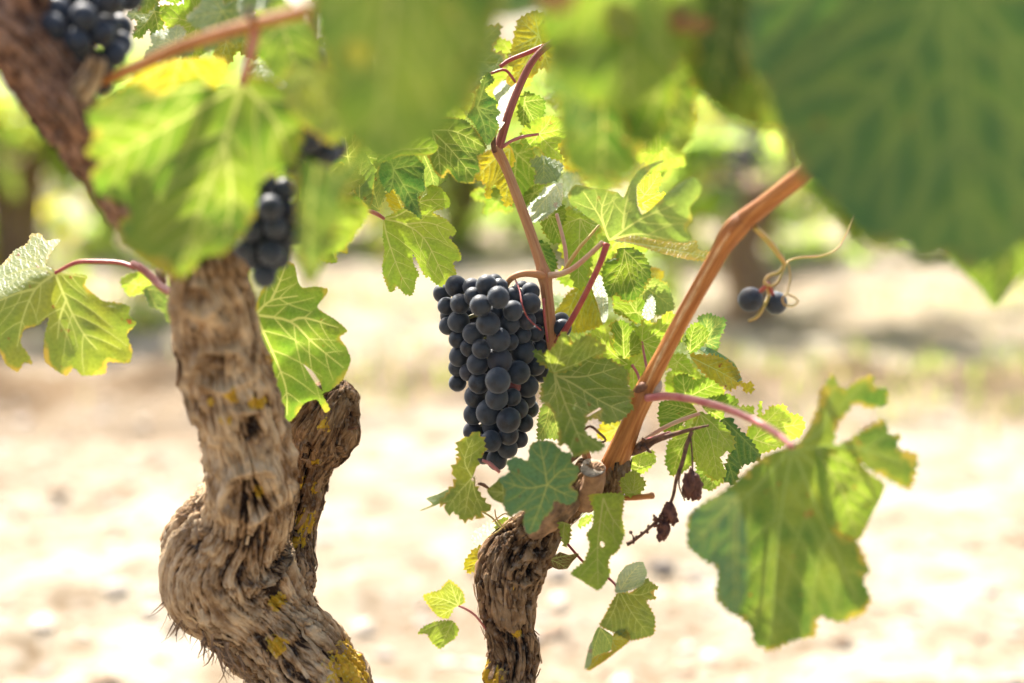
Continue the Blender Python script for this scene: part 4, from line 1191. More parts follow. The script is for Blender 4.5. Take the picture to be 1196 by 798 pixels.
# right-hand mottled leaf
cR = (776, 420, 420 / 887)
leaf(vine_r, 'mottled', .855, (316, 216), [(330, 205), (362, 158), (382, 110), (384, 76), (400, 60), (415, 38), (428, 65), (442, 76), (480, 52), (510, 40), (520, 72), (549, 74), (546, 110), (505, 118), (470, 105), (440, 140), (424, 165), (416, 214), (445, 206), (490, 175), (540, 150), (555, 190), (580, 184), (572, 222), (622, 236), (606, 318), (560, 298), (505, 268), (446, 224), (400, 238), (386, 268), (392, 340), (404, 402), (442, 426), (474, 450), (505, 520), (488, 540), (507, 590), (490, 626), (430, 646), (380, 630), (370, 682), (320, 690), (265, 716), (226, 700), (216, 660), (180, 630), (165, 625), (130, 590), (132, 512), (90, 490), (60, 460), (62, 385), (140, 330), (190, 290), (250, 236)],
     crop=cR, tip=(265, 705), g=(.12, -.2), fold=.12, wave=2.6, tooth=8, toothh=.42, puck=.8, crease=[(430, 210, .55, 1, .5)],
     prim=[[(316, 216), (285, 400), (262, 690)], [(316, 216), (390, 400), (480, 600)], [(316, 216), (210, 330), (80, 440)], [(316, 216), (430, 300), (520, 320)], [(316, 216), (390, 170), (420, 60)], [(330, 220), (460, 215), (600, 260)]],
     veinmat=VEIN_DARK, vr=.7, label='mottled green leaf with ragged lobes at right', pet=[(905, 505, .87), (880, 491, .895), (850, 478, .92), (810, 467, .95), (780, 463, .972), (755, 465, .985)], petmat=PET_PINK, petr=4.6)

leaf(vine_r, 'light', .862, (376, 224), [(372, 222), (408, 212), (442, 214), (472, 240), (502, 278), (542, 308), (532, 342), (505, 395), (478, 445), (440, 425), (402, 402), (386, 342)], crop=cR, tip=(480, 440), g=(.35, -.25), wave=3, tooth=6, toothh=.3, label='bright yellow green leaf lit through behind the ragged lobes')
leaf(vine_r, 'blue', .815, (180, 340), [(60, 462), (64, 384), (110, 345), (172, 328), (198, 400), (208, 500), (200, 580), (176, 632), (150, 615), (130, 590), (131, 512), (92, 490)], crop=cR, tip=(165, 620), g=(-.5, -.2), wave=5, tooth=6, toothh=.2)
# tendril and dried twig of the right vine
mesh_tube('tendril', px_path([(882, 266, .915, 3.6), (898, 282, .925, 3.6), (910, 298, .935, 3.2), (916, 308, .94, 2.4), (910, 318, .94, 2), (898, 322, .938, 2), (893, 330, .936, 2), (900, 334, .934, 1.8), (908, 330, .936, 1.6), (914, 318, .94, 1.4), (920, 306, .95, 1.2), (935, 301, .955, 1.2), (960, 299, .96, 1.2), (978, 290, .965, 1.2), (990, 270, .97, 1.1), (1000, 245, .975, 1)]), TENDRIL, vine_r, 8)
mesh_tube('tendril', px_path([(921, 308, .94, 1.0), (923, 325, .94, 1), (920, 342, .935, 1), (926, 346, .93, 1.2), (932, 352, .93, 1.2), (926, 358, .93, 1.2), (916, 356, .93, 1.2), (914, 348, .93, 1.2), (920, 343, .93, 1)]), TENDRIL, vine_r, 8)
mesh_tube('tendril', px_path([(893, 330, .938, 2), (898, 345, .945, 2), (892, 358, .945, 2.2), (884, 370, .945, 2.4), (874, 375, .945, 1.4)]), TENDRIL, vine_r, 8)
dt = mesh_tube('twig', px_path([(738, 528, 1.02, 5), (752, 521, 1.005, 6.5), (764, 515, 1.0, 4), (785, 508, .995, 3), (806, 502, .99, 2.2), (828, 497, .99, 1.2)]), DRYTWIG, vine_r)
mesh_tube('twig', px_path([(752, 516, 1.02, 3), (768, 510, 1.01, 2), (782, 505, 1.0, 1.4)]), PET_PINK, vine_r)
for q in range(7):
    a = random.uniform(-2, 2)
    mesh_tube('twig', px_path([(747 + q, 520 - q * .8, 1.0, 2.4), (749 + q + 6 * math.cos(a * 2 + q), 520 + 7 * math.sin(a + q), .995, 1.8), (750 + q + 9 * math.cos(a * 2 + q), 520 + 9 * math.sin(a + q), .993, .8)]), DRYTWIG, dt, 6)
mesh_tube('twig', px_path([(682, 502, 1.0, 1.2), (690, 498, .99, 1.5), (700, 506, .99, 1.6), (707, 515, 1.0, 1.2), (690, 520, 1.0, 1.5), (672, 534, 1.0, 3), (655, 546, 1.01, 2)]), DRYTWIG, vine_r)

# foliage of the same vines further in, lit through by the sun
def backing(parent, x0, x1, y0, y1, n, d0, d1, mats, sz=(34, 60)):
    """leaves spread evenly (jittered) through a block of the canopy"""
    cols = max(1, int(math.sqrt(n * (x1 - x0) / (y1 - y0)))); rws = max(1, round(n / cols))
    for c in range(cols):
        for r in range(rws):
            x = x0 + (c + random.uniform(.1, .9)) / cols * (x1 - x0); y = y0 + (r + random.uniform(.1, .9)) / rws * (y1 - y0)
            L = random.uniform(*sz); a = random.uniform(-2.6, 2.6) + math.pi / 2
            leaf(parent, random.choice(mats), random.uniform(d0, d1), (x, y), tip=(x + L * math.cos(a), y + L * math.sin(a)), g=(random.uniform(-.5, .5), random.uniform(-1.1, .5)), fold=random.uniform(0, .6), curl=random.uniform(0, .4), wave=6, width=random.uniform(.7, 1.05), fine=.55)


BM = ('light', 'yellow', 'green', 'light', 'under')
backing(vine_r, 655, 770, 250, 430, 8, 1.07, 1.16, ('light', 'yellow', 'light', 'light', 'under'), (44, 70))
backing(vine_l, 570, 700, 40, 260, 8, 1.09, 1.2, BM)
backing(vine_r, 690, 790, 0, 190, 6, 1.06, 1.25, BM, (40, 70))
backing(vine_r, 760, 880, 400, 520, 2, 1.08, 1.12, ('green', 'light'), (30, 48))

# ------------------------------------------------------------------ the hanging bunch in focus
GR = [(210, 58, 47), (352, 53, 47), (145, 92, 30), (165, 150, 38), (228, 140, 43), (290, 105, 40), (325, 148, 46), (408, 110, 48), (283, 62, 30), (412, 62, 30), (482, 100, 40), (557, 84, 40), (557, 138, 45), (475, 172, 43), (395, 184, 38), (222, 222, 48), (172, 243, 40), (360, 232, 52), (458, 235, 45), (540, 217, 37), (595, 205, 40), (290, 278, 46), (217, 305, 38), (408, 306, 51), (460, 316, 36), (518, 283, 38), (580, 275, 38), (625, 300, 36), (328, 350, 42), (522, 365, 53), (598, 345, 36), (225, 382, 46), (272, 345, 32), (310, 420, 46), (414, 404, 55), (500, 460, 52), (580, 430, 43), (215, 436, 34), (268, 458, 34), (217, 508, 39), (318, 508, 47), (405, 497, 57), (606, 462, 36), (298, 570, 48), (470, 526, 28), (543, 523, 49), (400, 578, 51), (472, 575, 38), (540, 585, 36), (555, 628, 32), (290, 655, 44), (362, 645, 54), (500, 627, 46), (455, 682, 53), (530, 695, 39), (375, 712, 42), (287, 735, 44), (455, 752, 43), (373, 780, 46), (505, 770, 34), (450, 813, 45), (400, 866, 45), (340, 846, 36), (698, 222, 30), (706, 252, 34), (690, 300, 34), (655, 250, 36), (640, 390, 38), (330, 790, 36)]
BUNCH_ROOT = at(601, 330, 1.02)
bun = thing('grape_bunch', BUNCH_ROOT, 'large sharp bunch of blue black grapes hanging from the thin reddish shoot', 'grapes', 'grape bunches on the near vines')
k = 200 / 798
gp_ = np.array([(480 + x * k, 320 + y * k, r * k) for x, y, r in GR])
GD = 1.03
gw = at(gp_[:, 0], gp_[:, 1], np.full(len(gp_), GD)); grad = gp_[:, 2] * GD / F
# depth on a bunch-shaped body, small discs (half hidden ones) a little further in
half = np.interp(gp_[:, 1], [330, 380, 430, 480, 520, 540], [66, 62, 50, 42, 32, 16]); mid = np.interp(gp_[:, 1], [330, 430, 540], [582, 578, 582])
q = np.clip(np.abs(gp_[:, 0] - mid) / half, 0, .98)
back = -np.sqrt(1 - q ** 2) * half * .75 * GD / F + (13.0 - gp_[:, 2]) * 1.3 * GD / F
gd = GD + back
true_r = np.maximum(grad, 9.8 * GD / F) * 1.075
def solve_depth():
    d = gd.copy()
    xy = gp_[:, :2] * GD / F
    for _ in range(200):
        for i in range(len(d)):
            for j in range(i + 1, len(d)):
                dxy = np.hypot(*(xy[i] - xy[j])); rs = (true_r[i] + true_r[j]) * .93
                if dxy < rs:
                    need = math.sqrt(rs * rs - dxy * dxy); cur = d[j] - d[i]
                    if abs(cur) < need:
                        sgn = 1 if (cur > 0 or (cur == 0 and grad[i] > grad[j])) else -1
                        mv = (need - abs(cur)) * .25 * sgn
                        d[j] += mv; d[i] -= mv
        d += (gd - d) * .01
    return d
gd = solve_depth()
front_pts = []
for i in range(len(gp_)):
    p = at(gp_[i, 0], gp_[i, 1], gd[i])
    front_pts.append(p)
    add_grape(bun, p, true_r[i] * gd[i] / GD, GM_RED if i == 44 else GM)
front_pts = np.array(front_pts)
# berries on the far side
cnt = 0; tries = 0; allp = list(front_pts); allr = list(true_r)
for (gx_, gy_) in ((255, 195), (180, 195), (300, 205), (320, 285), (255, 345), (480, 420), (350, 455), (470, 330), (255, 300), (520, 570)):
    p = at(480 + gx_ * k, 320 + gy_ * k, GD + .004); add_grape(bun, p, 11 * GD / F); allp.append(p); allr.append(10 * GD / F)
while cnt < 21 and tries < 6000:
    tries += 1
    y = random.uniform(330, 522); hh = np.interp(y, [330, 380, 430, 480, 520, 540], [66, 62, 50, 42, 32, 16]); mm = np.interp(y, [330, 430, 540], [582, 578, 582])
    a = random.uniform(.15, math.pi - .15)
    rq = random.uniform(.3, 1); p = at(mm + (hh - 14) * math.cos(a) * rq, y, GD + (hh * .8 * math.sin(a) * rq + 6) * GD / F)
    r = random.uniform(10.5, 13) * GD / F
    dd = np.linalg.norm(np.array(allp) - p, axis=1)
    if np.all(dd > (np.array(allr) + r) * .70):
        allp.append(p); allr.append(r); add_grape(bun, p, r); cnt += 1
st = mesh_tube('stem', px_path([(636, 323, 1.014, 5), (624, 320, 1.008, 4.4), (610, 320, 1.005, 3.8), (599, 324, 1.005, 3.6), (592, 332, 1.01, 3.4), (588, 346, 1.02, 3.2), (586, 380, 1.03, 3), (582, 430, 1.032, 2.6), (580, 480, 1.032, 2.2), (580, 525, 1.032, 1.6)]), SHOOT, bun, 12)
gq = Geo()
axis_y = np.linspace(345, 520, 60)
for i, p in enumerate(front_pts):
    y0 = min(520, max(345, gp_[i, 1] - 10)); c = at(np.interp(y0, [345, 430, 525], [588, 582, 580]), y0, 1.032)
    gq.tube(np.vstack([np.append(c, .0012), np.append((c + p) / 2 + [0, 0, .004], .0009), np.append(p, .0011)]), 6)
gq.build('pedicels', PET_GREEN, bun)

# ------------------------------------------------------------------ loose pair of grapes on the tendril
pair = thing('grape_pair', at(893, 332, .94), 'two single grapes dangling on a curly tendril by the orange cane', 'grapes')
add_grape(pair, at(876.5, 350, .945), 14.5 * .945 / F); add_grape(pair, at(906, 354, .95), 13.2 * .95 / F)
mesh_tube('stem', px_path([(897, 330, .938, 2.4), (892, 337, .94, 2.6), (884, 343, .943, 2.2)]), PET_RED, pair, 8)
mesh_tube('stem', px_path([(897, 331, .938, 2.2), (900, 338, .942, 2.6), (903, 345, .946, 2.2)]), PET_RED, pair, 8)

# ------------------------------------------------------------------ dried bunch
dry = thing('dried_grape_bunch', at(806, 505, .99), 'shrivelled brown bunch with raisins hanging from a dead twig', 'grapes')
mesh_tube('stem', px_path([(808, 504, .99, 2.4), (802, 520, .988, 2.6), (797, 540, .986, 2.6), (790, 560, .985, 2.2), (786, 580, .985, 2.0), (778, 597, .985, 2.0), (766, 610, .985, 2.0), (750, 624, .985, 1.8), (738, 633, .985, 2.2), (732, 636, .985, 2.6)]), DRYTWIG, dry, 8)
mesh_tube('stem', px_path([(806, 506, .99, 1.4), (808, 525, .988, 1.1), (809, 550, .986, 1.1)]), DRYTWIG, dry, 8)
mesh_tube('stem', px_path([(796, 545, .986, 1.2), (793, 566, .985, 1.0), (800, 585, .985, .9)]), DRYTWIG, dry, 8)
def raisin(px, py, d, rx, ry, s):
    nu, nv = 26, 20
    v = []; f = []
    c = at(px, py, d); u = d / F
    for i in range(nv + 1):
        th = math.pi * i / nv
        for k2 in range(nu):
            ph = 2 * math.pi * k2 / nu
            dx, dy, dz = math.sin(th) * math.cos(ph), math.sin(th) * math.sin(ph), math.cos(th)
            w = .95 + .42 * N3(dx * 1.8 + s, dy * 1.8, dz * 1.3) + .42 * (abs(N3(dx * 3.4 + s, dy * 3.4, dz * 1.6)) - .25)
            v.append(c + np.array([dx * rx * w, dy * rx * .8 * w, dz * ry * w]) * u)
    for i in range(nv):
        for k2 in range(nu):
            f.append((i * nu + k2, (i + 1) * nu + k2, (i + 1) * nu + (k2 + 1) % nu, i * nu + (k2 + 1) % nu))
    mesh_obj('raisin', v, f, RAISIN, dry)
for (x, y, rx, ry, s) in [(808, 566, 12, 17, 1.2), (812, 575, 8, 10, 3.0), (782, 598, 8, 12, 5.1), (775, 618, 7, 11, 7.7), (786, 606, 6, 8, 2.2), (772, 626, 5, 7, 9.0)]:
    raisin(x, y, .985, rx, ry, s)
for q in range(26):
    u_ = random.random()
    x = np.interp(u_, [0, 1], [783, 736]); y = np.interp(u_, [0, 1], [596, 634])
    rx_, ry_, rd_ = x + random.uniform(-6, 6), y + random.uniform(-9, 8), .985 + random.uniform(-.004, .004)
    raisin(rx_, ry_, rd_, random.uniform(1.2, 2.4), random.uniform(1.4, 3), q * 1.3)
    mesh_tube('stem', px_path([(np.interp(u_, [0, .4, 1], [781, 766, 737]), np.interp(u_, [0, .4, 1], [592, 610, 634]), .985, .8), (rx_, ry_, rd_, .7)]), DRYTWIG, dry, 5)

# ================================================================== LEFT VINE
rows = px_path([(412, 870, 1.04, 53), (374, 812, 1.038, 54), (346, 768, 1.035, 57), (318, 732, 1.03, 61), (292, 700, 1.022, 66), (270, 668, 1.012, 71), (268, 634, 1.0, 67), (287, 598, .982, 53), (289, 550, .965, 49), (280, 500, .948, 46), (267, 450, .93, 47), (256, 400, .912, 46), (248, 350, .895, 43), (241, 310, .882, 42), (236, 285, .874, 42), (225, 262, .865, 34)])
low = np.array([[base_l[0] + .06, base_l[1] + .02, -.03, .058], [base_l[0] + .04, base_l[1], .1, .05], [base_l[0], base_l[1], .22, .045]])
trunk_l = bark_tube('trunk', np.vstack([low, rows]), BARK_PALE, vine_l, seg=230, step=.0014, amp=1.5, lumps=1.3, strips=300, seed=21.3, long=.15,
                    knots=[(292, 576, .94, 34, .007), (256, 430, .89, 30, .006), (233, 348, .86, 20, .006), (290, 495, .91, 17, .004)],
                    lichen=[(410, 784, 1.0, 30), (326, 752, 1.0, 13), (322, 705, .99, 10), (264, 490, .91, 7), (300, 575, .94, 8), (272, 462, .90, 10), (300, 470, .91, 9), (345, 660, .98, 7), (245, 470, .90, 6), (310, 420, .89, 9)])
arm = bark_tube('arm', px_path([(318, 690, 1.03, 45), (332, 640, 1.05, 32), (346, 592, 1.06, 25), (354, 550, 1.062, 27), (364, 516, 1.06, 35), (378, 486, 1.055, 36), (393, 462, 1.055, 26), (401, 449, 1.055, 15)]), BARK_BROWN, vine_l, seg=150, step=.0012, amp=1.5, lumps=1.6, strips=200, seed=33, long=.15,
                lichen=[(352, 575, 1.01, 13), (346, 618, 1.01, 16), (372, 500, 1.0, 9), (338, 642, 1.0, 10), (360, 545, 1.01, 6)])
bark_tube('arm', px_path([(236, 290, .875, 38), (205, 282, .862, 26), (165, 262, .842, 19), (135, 228, .835, 16), (108, 184, .828, 19), (88, 145, .82, 25), (55, 95, .815, 33), (15, 55, .81, 38), (-30, 30, .805, 42), (-90, -10, .8, 44)]), BARK_RED, vine_l, seg=130, step=.0014, amp=2.0, lumps=2.6, strips=420, seed=41, long=.14)
bark_tube('spur', px_path([(80, 120, .815, 14), (98, 100, .805, 13), (108, 80, .8, 11), (112, 66, .797, 9)]), BARK_PALE, vine_l, seg=50, step=.0014, amp=.8, lumps=.6, seed=51, end_flat=True)
bark_tube('spur', px_path([(30, 75, .815, 30), (28, 35, .808, 30), (24, -20, .80, 30), (20, -70, .795, 28)]), BARK_RED, vine_l, seg=60, step=.0014, amp=1, lumps=.8, seed=55)
# torn fibres under the bulge
gq = Geo()
fb_rng = random.Random(5)
for q in range(80):
    u_ = fb_rng.random()
    x0 = 198 + 84 * u_; y0 = np.interp(x0, [196, 215, 240, 262, 290], [700, 728, 752, 770, 792]) + fb_rng.uniform(-26, 2)
    ln = fb_rng.choice((14, 20, 26, 34, 52)) * fb_rng.uniform(.6, 1.1)
    a = np.interp(x0, [200, 240, 282], [1.9, 1.5, 1.15]) + fb_rng.gauss(0, .35)
    w = fb_rng.uniform(-.5, .5); r = fb_rng.uniform(.7, 2.4); dz = fb_rng.uniform(.985, 1.005)
    pts_ = [(x0 + ln * t * math.cos(a + w * t) + fb_rng.uniform(-1.5, 1.5), y0 + ln * t * math.sin(a + w * t), dz, r * (1 - .85 * t) * fb_rng.uniform(.7, 1.2)) for t in (0, .25, .5, .75, 1)]
    gq.tube(catmull(px_path(pts_), .002), 6)
gq.build('bark_strip', simple_mat('torn_fibre', (0.10, 0.06, 0.035), (0.30, 0.19, 0.11), 200, .9, .4), trunk_l)
# small dead twig on the arm
mesh_tube('twig', px_path([(398, 500, 1.05, 2.4), (410, 501, 1.045, 1.8), (418, 499, 1.04, 1.0)]), DRYTWIG, vine_l, 6)

# left leaf with its red petiole
cL = (0, 250, 260 / 1037)
leaf(vine_l, 'lime', .965, (256, 275), [(258, 262), (215, 236), (240, 172), (279, 120), (215, 126), (190, 94), (145, 94), (130, 136), (70, 170), (10, 236), (-50, 300), (-90, 420), (-60, 540), (0, 640), (28, 700), (82, 736), (112, 690), (150, 697), (122, 640), (93, 602), (110, 540), (180, 515), (226, 480), (210, 560), (204, 640), (213, 690), (280, 740), (310, 752), (345, 714), (380, 751), (490, 742), (500, 690), (602, 692), (616, 640), (590, 560), (634, 510), (598, 470), (607, 436), (560, 415), (480, 406), (422, 362), (392, 332), (402, 288), (310, 278)],
     crop=cL, tip=(470, 660), g=(.05, -.1), fold=.1, wave=4, tooth=5, toothh=.22, crease=[(130, 320, -1, .5, 1.7)],
     prim=[[(256, 275), (320, 430), (390, 560), (465, 645)], [(250, 282), (165, 350), (108, 480), (80, 620)], [(250, 280), (185, 240), (130, 170)], [(165, 350), (80, 370), (-60, 430)], [(262, 278), (330, 282), (400, 296)], [(310, 395), (280, 480), (268, 580)], [(230, 262), (140, 255), (20, 290)]],
     label='yellowing leaf with a bite out of its lower edge', pet=[(88, 307, .962), (110, 305.5, .958), (140, 307, .955), (158, 313, .95)], petmat=PET_RED, petr=2.6)
leaf(vine_l, 'light', .95, (640, 330), [(563, 312), (600, 282), (640, 270), (692, 300), (702, 332), (672, 362), (602, 382)], crop=cL, tip=(570, 320), g=(.1, .2))
leaf(vine_l, 'under', .945, (690, 350), [(668, 352), (720, 330), (772, 370), (775, 430), (795, 492), (780, 503), (760, 452), (700, 432)], crop=cL, tip=(785, 495), g=(.1, -.2))
cane_tube('shoot', px_path([(155, 308, .95, 3.4), (164, 313, .945, 4.4), (176, 323, .94, 4.6), (190, 336, .93, 5), (205, 345, .91, 5)]), SHOOT_RED, vine_l, seg=16)
mesh_tube('bud', px_path([(182, 316, .93, 2), (187, 320, .925, 5), (190, 326, .922, 4), (193, 332, .92, 1.5)]), DRYTWIG, vine_l, 10)

# green leaf right of the trunk
cH = (260, 290, 200 / 798)
leaf(vine_l, 'green', .965, (153, 310), [(140, 300), (165, 240), (182, 200), (240, 112), (290, 58), (332, 75), (352, 160), (372, 186), (430, 180), (488, 190), (485, 212), (440, 275), (520, 330), (580, 385), (545, 415), (575, 460), (597, 520), (562, 610), (502, 662), (465, 680), (500, 752), (478, 765), (440, 705), (380, 722), (340, 782), (280, 830), (258, 760), (240, 640), (200, 560), (130, 440), (60, 400), (70, 330)],
     crop=cH, tip=(570, 560), g=(.25, -.05), fold=.25, wave=4, tooth=4.5, toothh=.15, holes=[[(375, 540), (420, 575), (455, 625), (467, 668), (440, 640), (410, 595)]],
     prim=[[(153, 310), (315, 342), (420, 440), (580, 570)], [(153, 310), (235, 490), (295, 650), (300, 780)], [(153, 310), (225, 245), (350, 222)], [(225, 245), (260, 170), (295, 80)], [(153, 310), (130, 350), (110, 395)], [(315, 342), (380, 325), (540, 370)]],
     label='green leaf with red spot and slit, right of the pale trunk')

# leaves left of the bunch (A)
leaf(vine_l, 'light', 1.03, (352, 380), [(350, 378), (385, 364), (440, 335), (500, 345), (512, 285), (545, 225), (612, 235), (657, 290), (656, 326), (580, 350), (640, 384), (688, 435), (680, 456), (650, 465), (690, 510), (712, 560), (706, 577), (672, 581), (690, 640), (655, 650), (650, 666), (618, 697), (580, 672), (560, 645), (552, 657), (520, 602), (488, 545), (490, 597), (516, 645), (500, 662), (496, 700), (480, 738), (450, 731), (410, 693), (400, 716), (380, 722), (350, 640), (346, 600), (357, 540), (349, 450)],
     crop=cA, tip=(640, 660), g=(.1, -.25), fold=.2, wave=4, tooth=3.6, crease=[(400, 430, .5, 1, .6)],
     prim=[[(352, 382), (450, 407), (545, 480), (640, 670)], [(350, 390), (375, 490), (430, 640), (480, 720)], [(352, 382), (420, 365), (530, 300), (640, 290)], [(450, 407), (560, 400), (670, 440)]], label='two lobed pale green leaf left of the big bunch', pet=[(440, 250, 1.02), (432, 247, 1.01), (420, 246, 1.0)], petmat=PET_PINK, petr=2.6)
leaf(vine_l, 'dark', 1.0, (398, 150), [(380, 60), (440, 72), (500, 88), (542, 140), (530, 182), (542, 250), (505, 262), (528, 382), (490, 352), (450, 332), (395, 240), (375, 262), (340, 212), (322, 160), (350, 110)], crop=cA, tip=(522, 378), g=(.2, -.2), wave=4, tooth=3.5)
leaf(vine_l, 'green', .975, (20, 270), [(-40, 190), (40, 150), (80, 130), (150, 122), (190, 150), (237, 148), (230, 175), (264, 190), (246, 216), (190, 262), (215, 264), (278, 330), (270, 352), (225, 366), (252, 395), (248, 417), (225, 430), (205, 482), (180, 500), (182, 542), (130, 530), (132, 584), (70, 578), (40, 540), (0, 480), (-40, 360)], crop=cA, tip=(250, 400), g=(.1, -.1), fold=.2, wave=4, tooth=3.5)
leaf(vine_l, 'under', 1.035, (330, 340), [(218, 232), (262, 225), (300, 214), (300, 140), (342, 180), (358, 270), (322, 347), (290, 337), (240, 300)], crop=cA, tip=(305, 160), g=(.2, .2))
leaf(vine_l, 'yellow', 1.05, (440, 340), [(362, 265), (400, 235), (440, 330), (415, 360), (385, 330)], crop=cA, tip=(395, 245))
leaf(vine_l, 'under', 1.04, (540, 90), [(530, 90), (552, 80), (610, 200), (590, 260), (545, 230), (540, 150)], crop=cA, tip=(600, 240), g=(.6, .2), tooth=0)
leaf(vine_l, 'mottled', 1.0, (15, 425), [(-60, 400), (0, 385), (80, 372), (150, 385), (190, 420), (236, 490), (225, 516), (200, 532), (212, 590), (190, 602), (186, 638), (120, 632), (80, 590), (60, 617), (30, 596), (0, 532), (-50, 470)], crop=cT, tip=(185, 600), g=(.15, -.15), wave=4, tooth=3.5, prim=[[(15, 425), (90, 500), (180, 610)], [(15, 425), (110, 430), (225, 490)], [(15, 425), (40, 510), (50, 600)]])
leaf(vine_l, 'dark', 1.01, (200, 330), [(240, 190), (268, 220), (230, 260), (250, 290), (282, 310), (270, 330), (294, 352), (275, 372), (288, 415), (240, 485), (190, 402), (160, 370), (180, 325), (195, 270), (215, 240)], crop=cT, tip=(250, 470), g=(.1, -.1), tooth=3)
leaf(vine_l, 'green', .98, (470, 175), [(440, 190), (455, 165), (500, 160), (512, 172), (505, 180), (470, 182)], tip=(505, 172), tooth=3)
leaf(vine_l, 'under', 1.02, (420, 235), [(412, 190), (425, 178), (437, 200), (435, 235), (428, 245), (414, 225)], tip=(425, 182), tooth=2)

backing(vine_l, 390, 570, 20, 190, 10, 1.02, 1.14, ('green', 'light', 'mottled', 'dark'), (38, 62))
backing(vine_l, 170, 400, -30, 130, 12, .88, 1.05, ('light', 'yellow', 'green', 'under'), (30, 52))

backing(vine_l, 150, 340, -50, 50, 10, .95, 1.15, ('light', 'yellow', 'light', 'green'), (34, 56))

# near, out-of-focus leaves on the left
leaf(vine_l, 'green', .765, (283, 97), [(276, 98), (250, 104), (232, 92), (214, 95), (196, 108), (180, 110), (164, 98), (148, 100), (125, 114), (103, 134), (112, 158), (102, 180), (119, 187), (107, 202), (116, 227), (136, 234), (154, 241), (150, 258), (140, 266), (142, 286), (170, 299), (198, 306), (211, 325), (227, 310), (238, 297), (260, 297), (279, 280), (297, 250), (302, 212), (322, 202), (342, 190), (354, 160), (346, 122), (322, 96), (296, 88)], tip=(208, 318), g=(.1, -.1), fold=.1, wave=6, tooth=10, toothh=.32, crease=[(283, 97, -.9, 1, -.5)],
     prim=[[(283, 97), (262, 165), (235, 240), (209, 314)], [(283, 97), (200, 145), (112, 195)], [(283, 97), (210, 105), (120, 125)], [(283, 97), (320, 140), (338, 185)], [(262, 165), (270, 230), (262, 290)]], vr=1.2, label='large yellow green leaf blurred in front of the trunk', pet=[(290, 76, .758), (294, 58, .75), (298, 40, .745), (298, 28, .74)], petmat=PET_PINK, petr=6)
leaf(vine_l, 'mottled', .70, (372, 180), [(344, 196), (350, 182), (372, 192), (392, 200), (404, 190), (412, 172), (420, 160), (422, 200), (404, 225), (396, 262), (380, 300), (361, 335), (347, 292), (348, 240)], tip=(362, 332), g=(.1, -.1), wave=4, tooth=8)
leaf(vine_l, 'lime', .74, (352, 84), [(330, 92), (350, 74), (380, 80), (400, 100), (424, 140), (404, 160), (388, 168), (360, 150), (340, 130)], tip=(420, 150), g=(.1, -.3), wave=4, tooth=8)
leaf(vine_l, 'lime', .62, (560, -90), [(500, -90), (510, 20), (522, 90), (536, 125), (550, 132), (566, 60), (576, 0), (580, -90)], tip=(548, 132), g=(.2, -.2), wave=4, tooth=9)
leaf(vine_l, 'green', .58, (462, -70), [(362, -80), (366, 30), (385, 110), (412, 165), (440, 192), (480, 180), (530, 140), (566, 80), (585, 0), (580, -80)], tip=(440, 190), g=(.1, -.12), fold=.1, wave=3, tooth=9, holes=[[(405, 55), (416, 50), (428, 58), (428, 72), (416, 78), (405, 70)], [(510, 5), (522, 0), (528, 12), (518, 20)]], vr=1.2, label='blurred leaf at the top with a round hole')
leaf(vine_l, 'yellow', .84, (215, 60), [(140, 110), (170, 80), (215, 70), (262, 72), (250, 105), (190, 130)], tip=(150, 115), g=(.1, .3))
leaf(vine_l, 'yellow', .79, (160, 262), [(140, 258), (168, 250), (200, 285), (226, 300), (212, 326), (190, 318), (160, 298), (142, 284)], tip=(212, 322), g=(.2, -.6), wave=5)
leaf(vine_l, 'yellow', .70, (405, 40), tip=(424, 96), g=(.1, -.4), width=.9)
leaf(vine_l, 'yellow', .70, (512, -12), tip=(524, 40), g=(.1, -.4), width=.9)
leaf(vine_l, 'green', .80, (330, 30), [(300, 20), (330, 0), (360, 30), (372, 80), (350, 105), (320, 90), (300, 60)], tip=(350, 100), g=(.1, -.2))
leaf(vine_l, 'light', .86, (330, 260), [(345, 235), (385, 225), (430, 245), (400, 290), (360, 300)], tip=(400, 285))
cane_tube('cane', px_path([(120, 95, .815, 6), (160, 78, .80, 7), (220, 52, .78, 7.5), (290, 30, .745, 8), (350, 15, .72, 8), (410, 2, .7, 8.5), (470, -30, .68, 8)]), CANE, vine_l, seg=22)
mesh_tube('bud', px_path([(296, 25, .738, 4), (292, 17, .735, 6), (287, 12, .733, 3)]), DRYTWIG, vine_l, 8)


# unseen leaves added above the picture to shade trunks, bunch and near leaves
def sun_blockers(parent, targets, mats=('green', 'dark', 'green', 'light')):
    sv = np.array(sd)
    for (px, py, d) in targets:
        p = at(px, py, d) + sv * random.uniform(.38, .62) + RNG.uniform(-.02, .02, 3)
        rel = p - CAM; dd = rel @ FWD
        qx = 598 + (rel @ RIGHT) / dd * F; qy = 399 - (rel @ UP) / dd * F
        if qy > -60: continue
        L = random.uniform(.065, .085) / dd * F; a = random.uniform(0, 6.28)
        o_ = leaf(parent, random.choice(mats), dd, (qx - L * .2 * math.cos(a), qy - L * .2 * math.sin(a)), tip=(qx + L * math.cos(a), qy + L * math.sin(a)), g=(random.uniform(-.2, .2), random.uniform(-.6, -.1)), veins=False, fine=.35, wave=6); o_['sun_blockers'] = 1


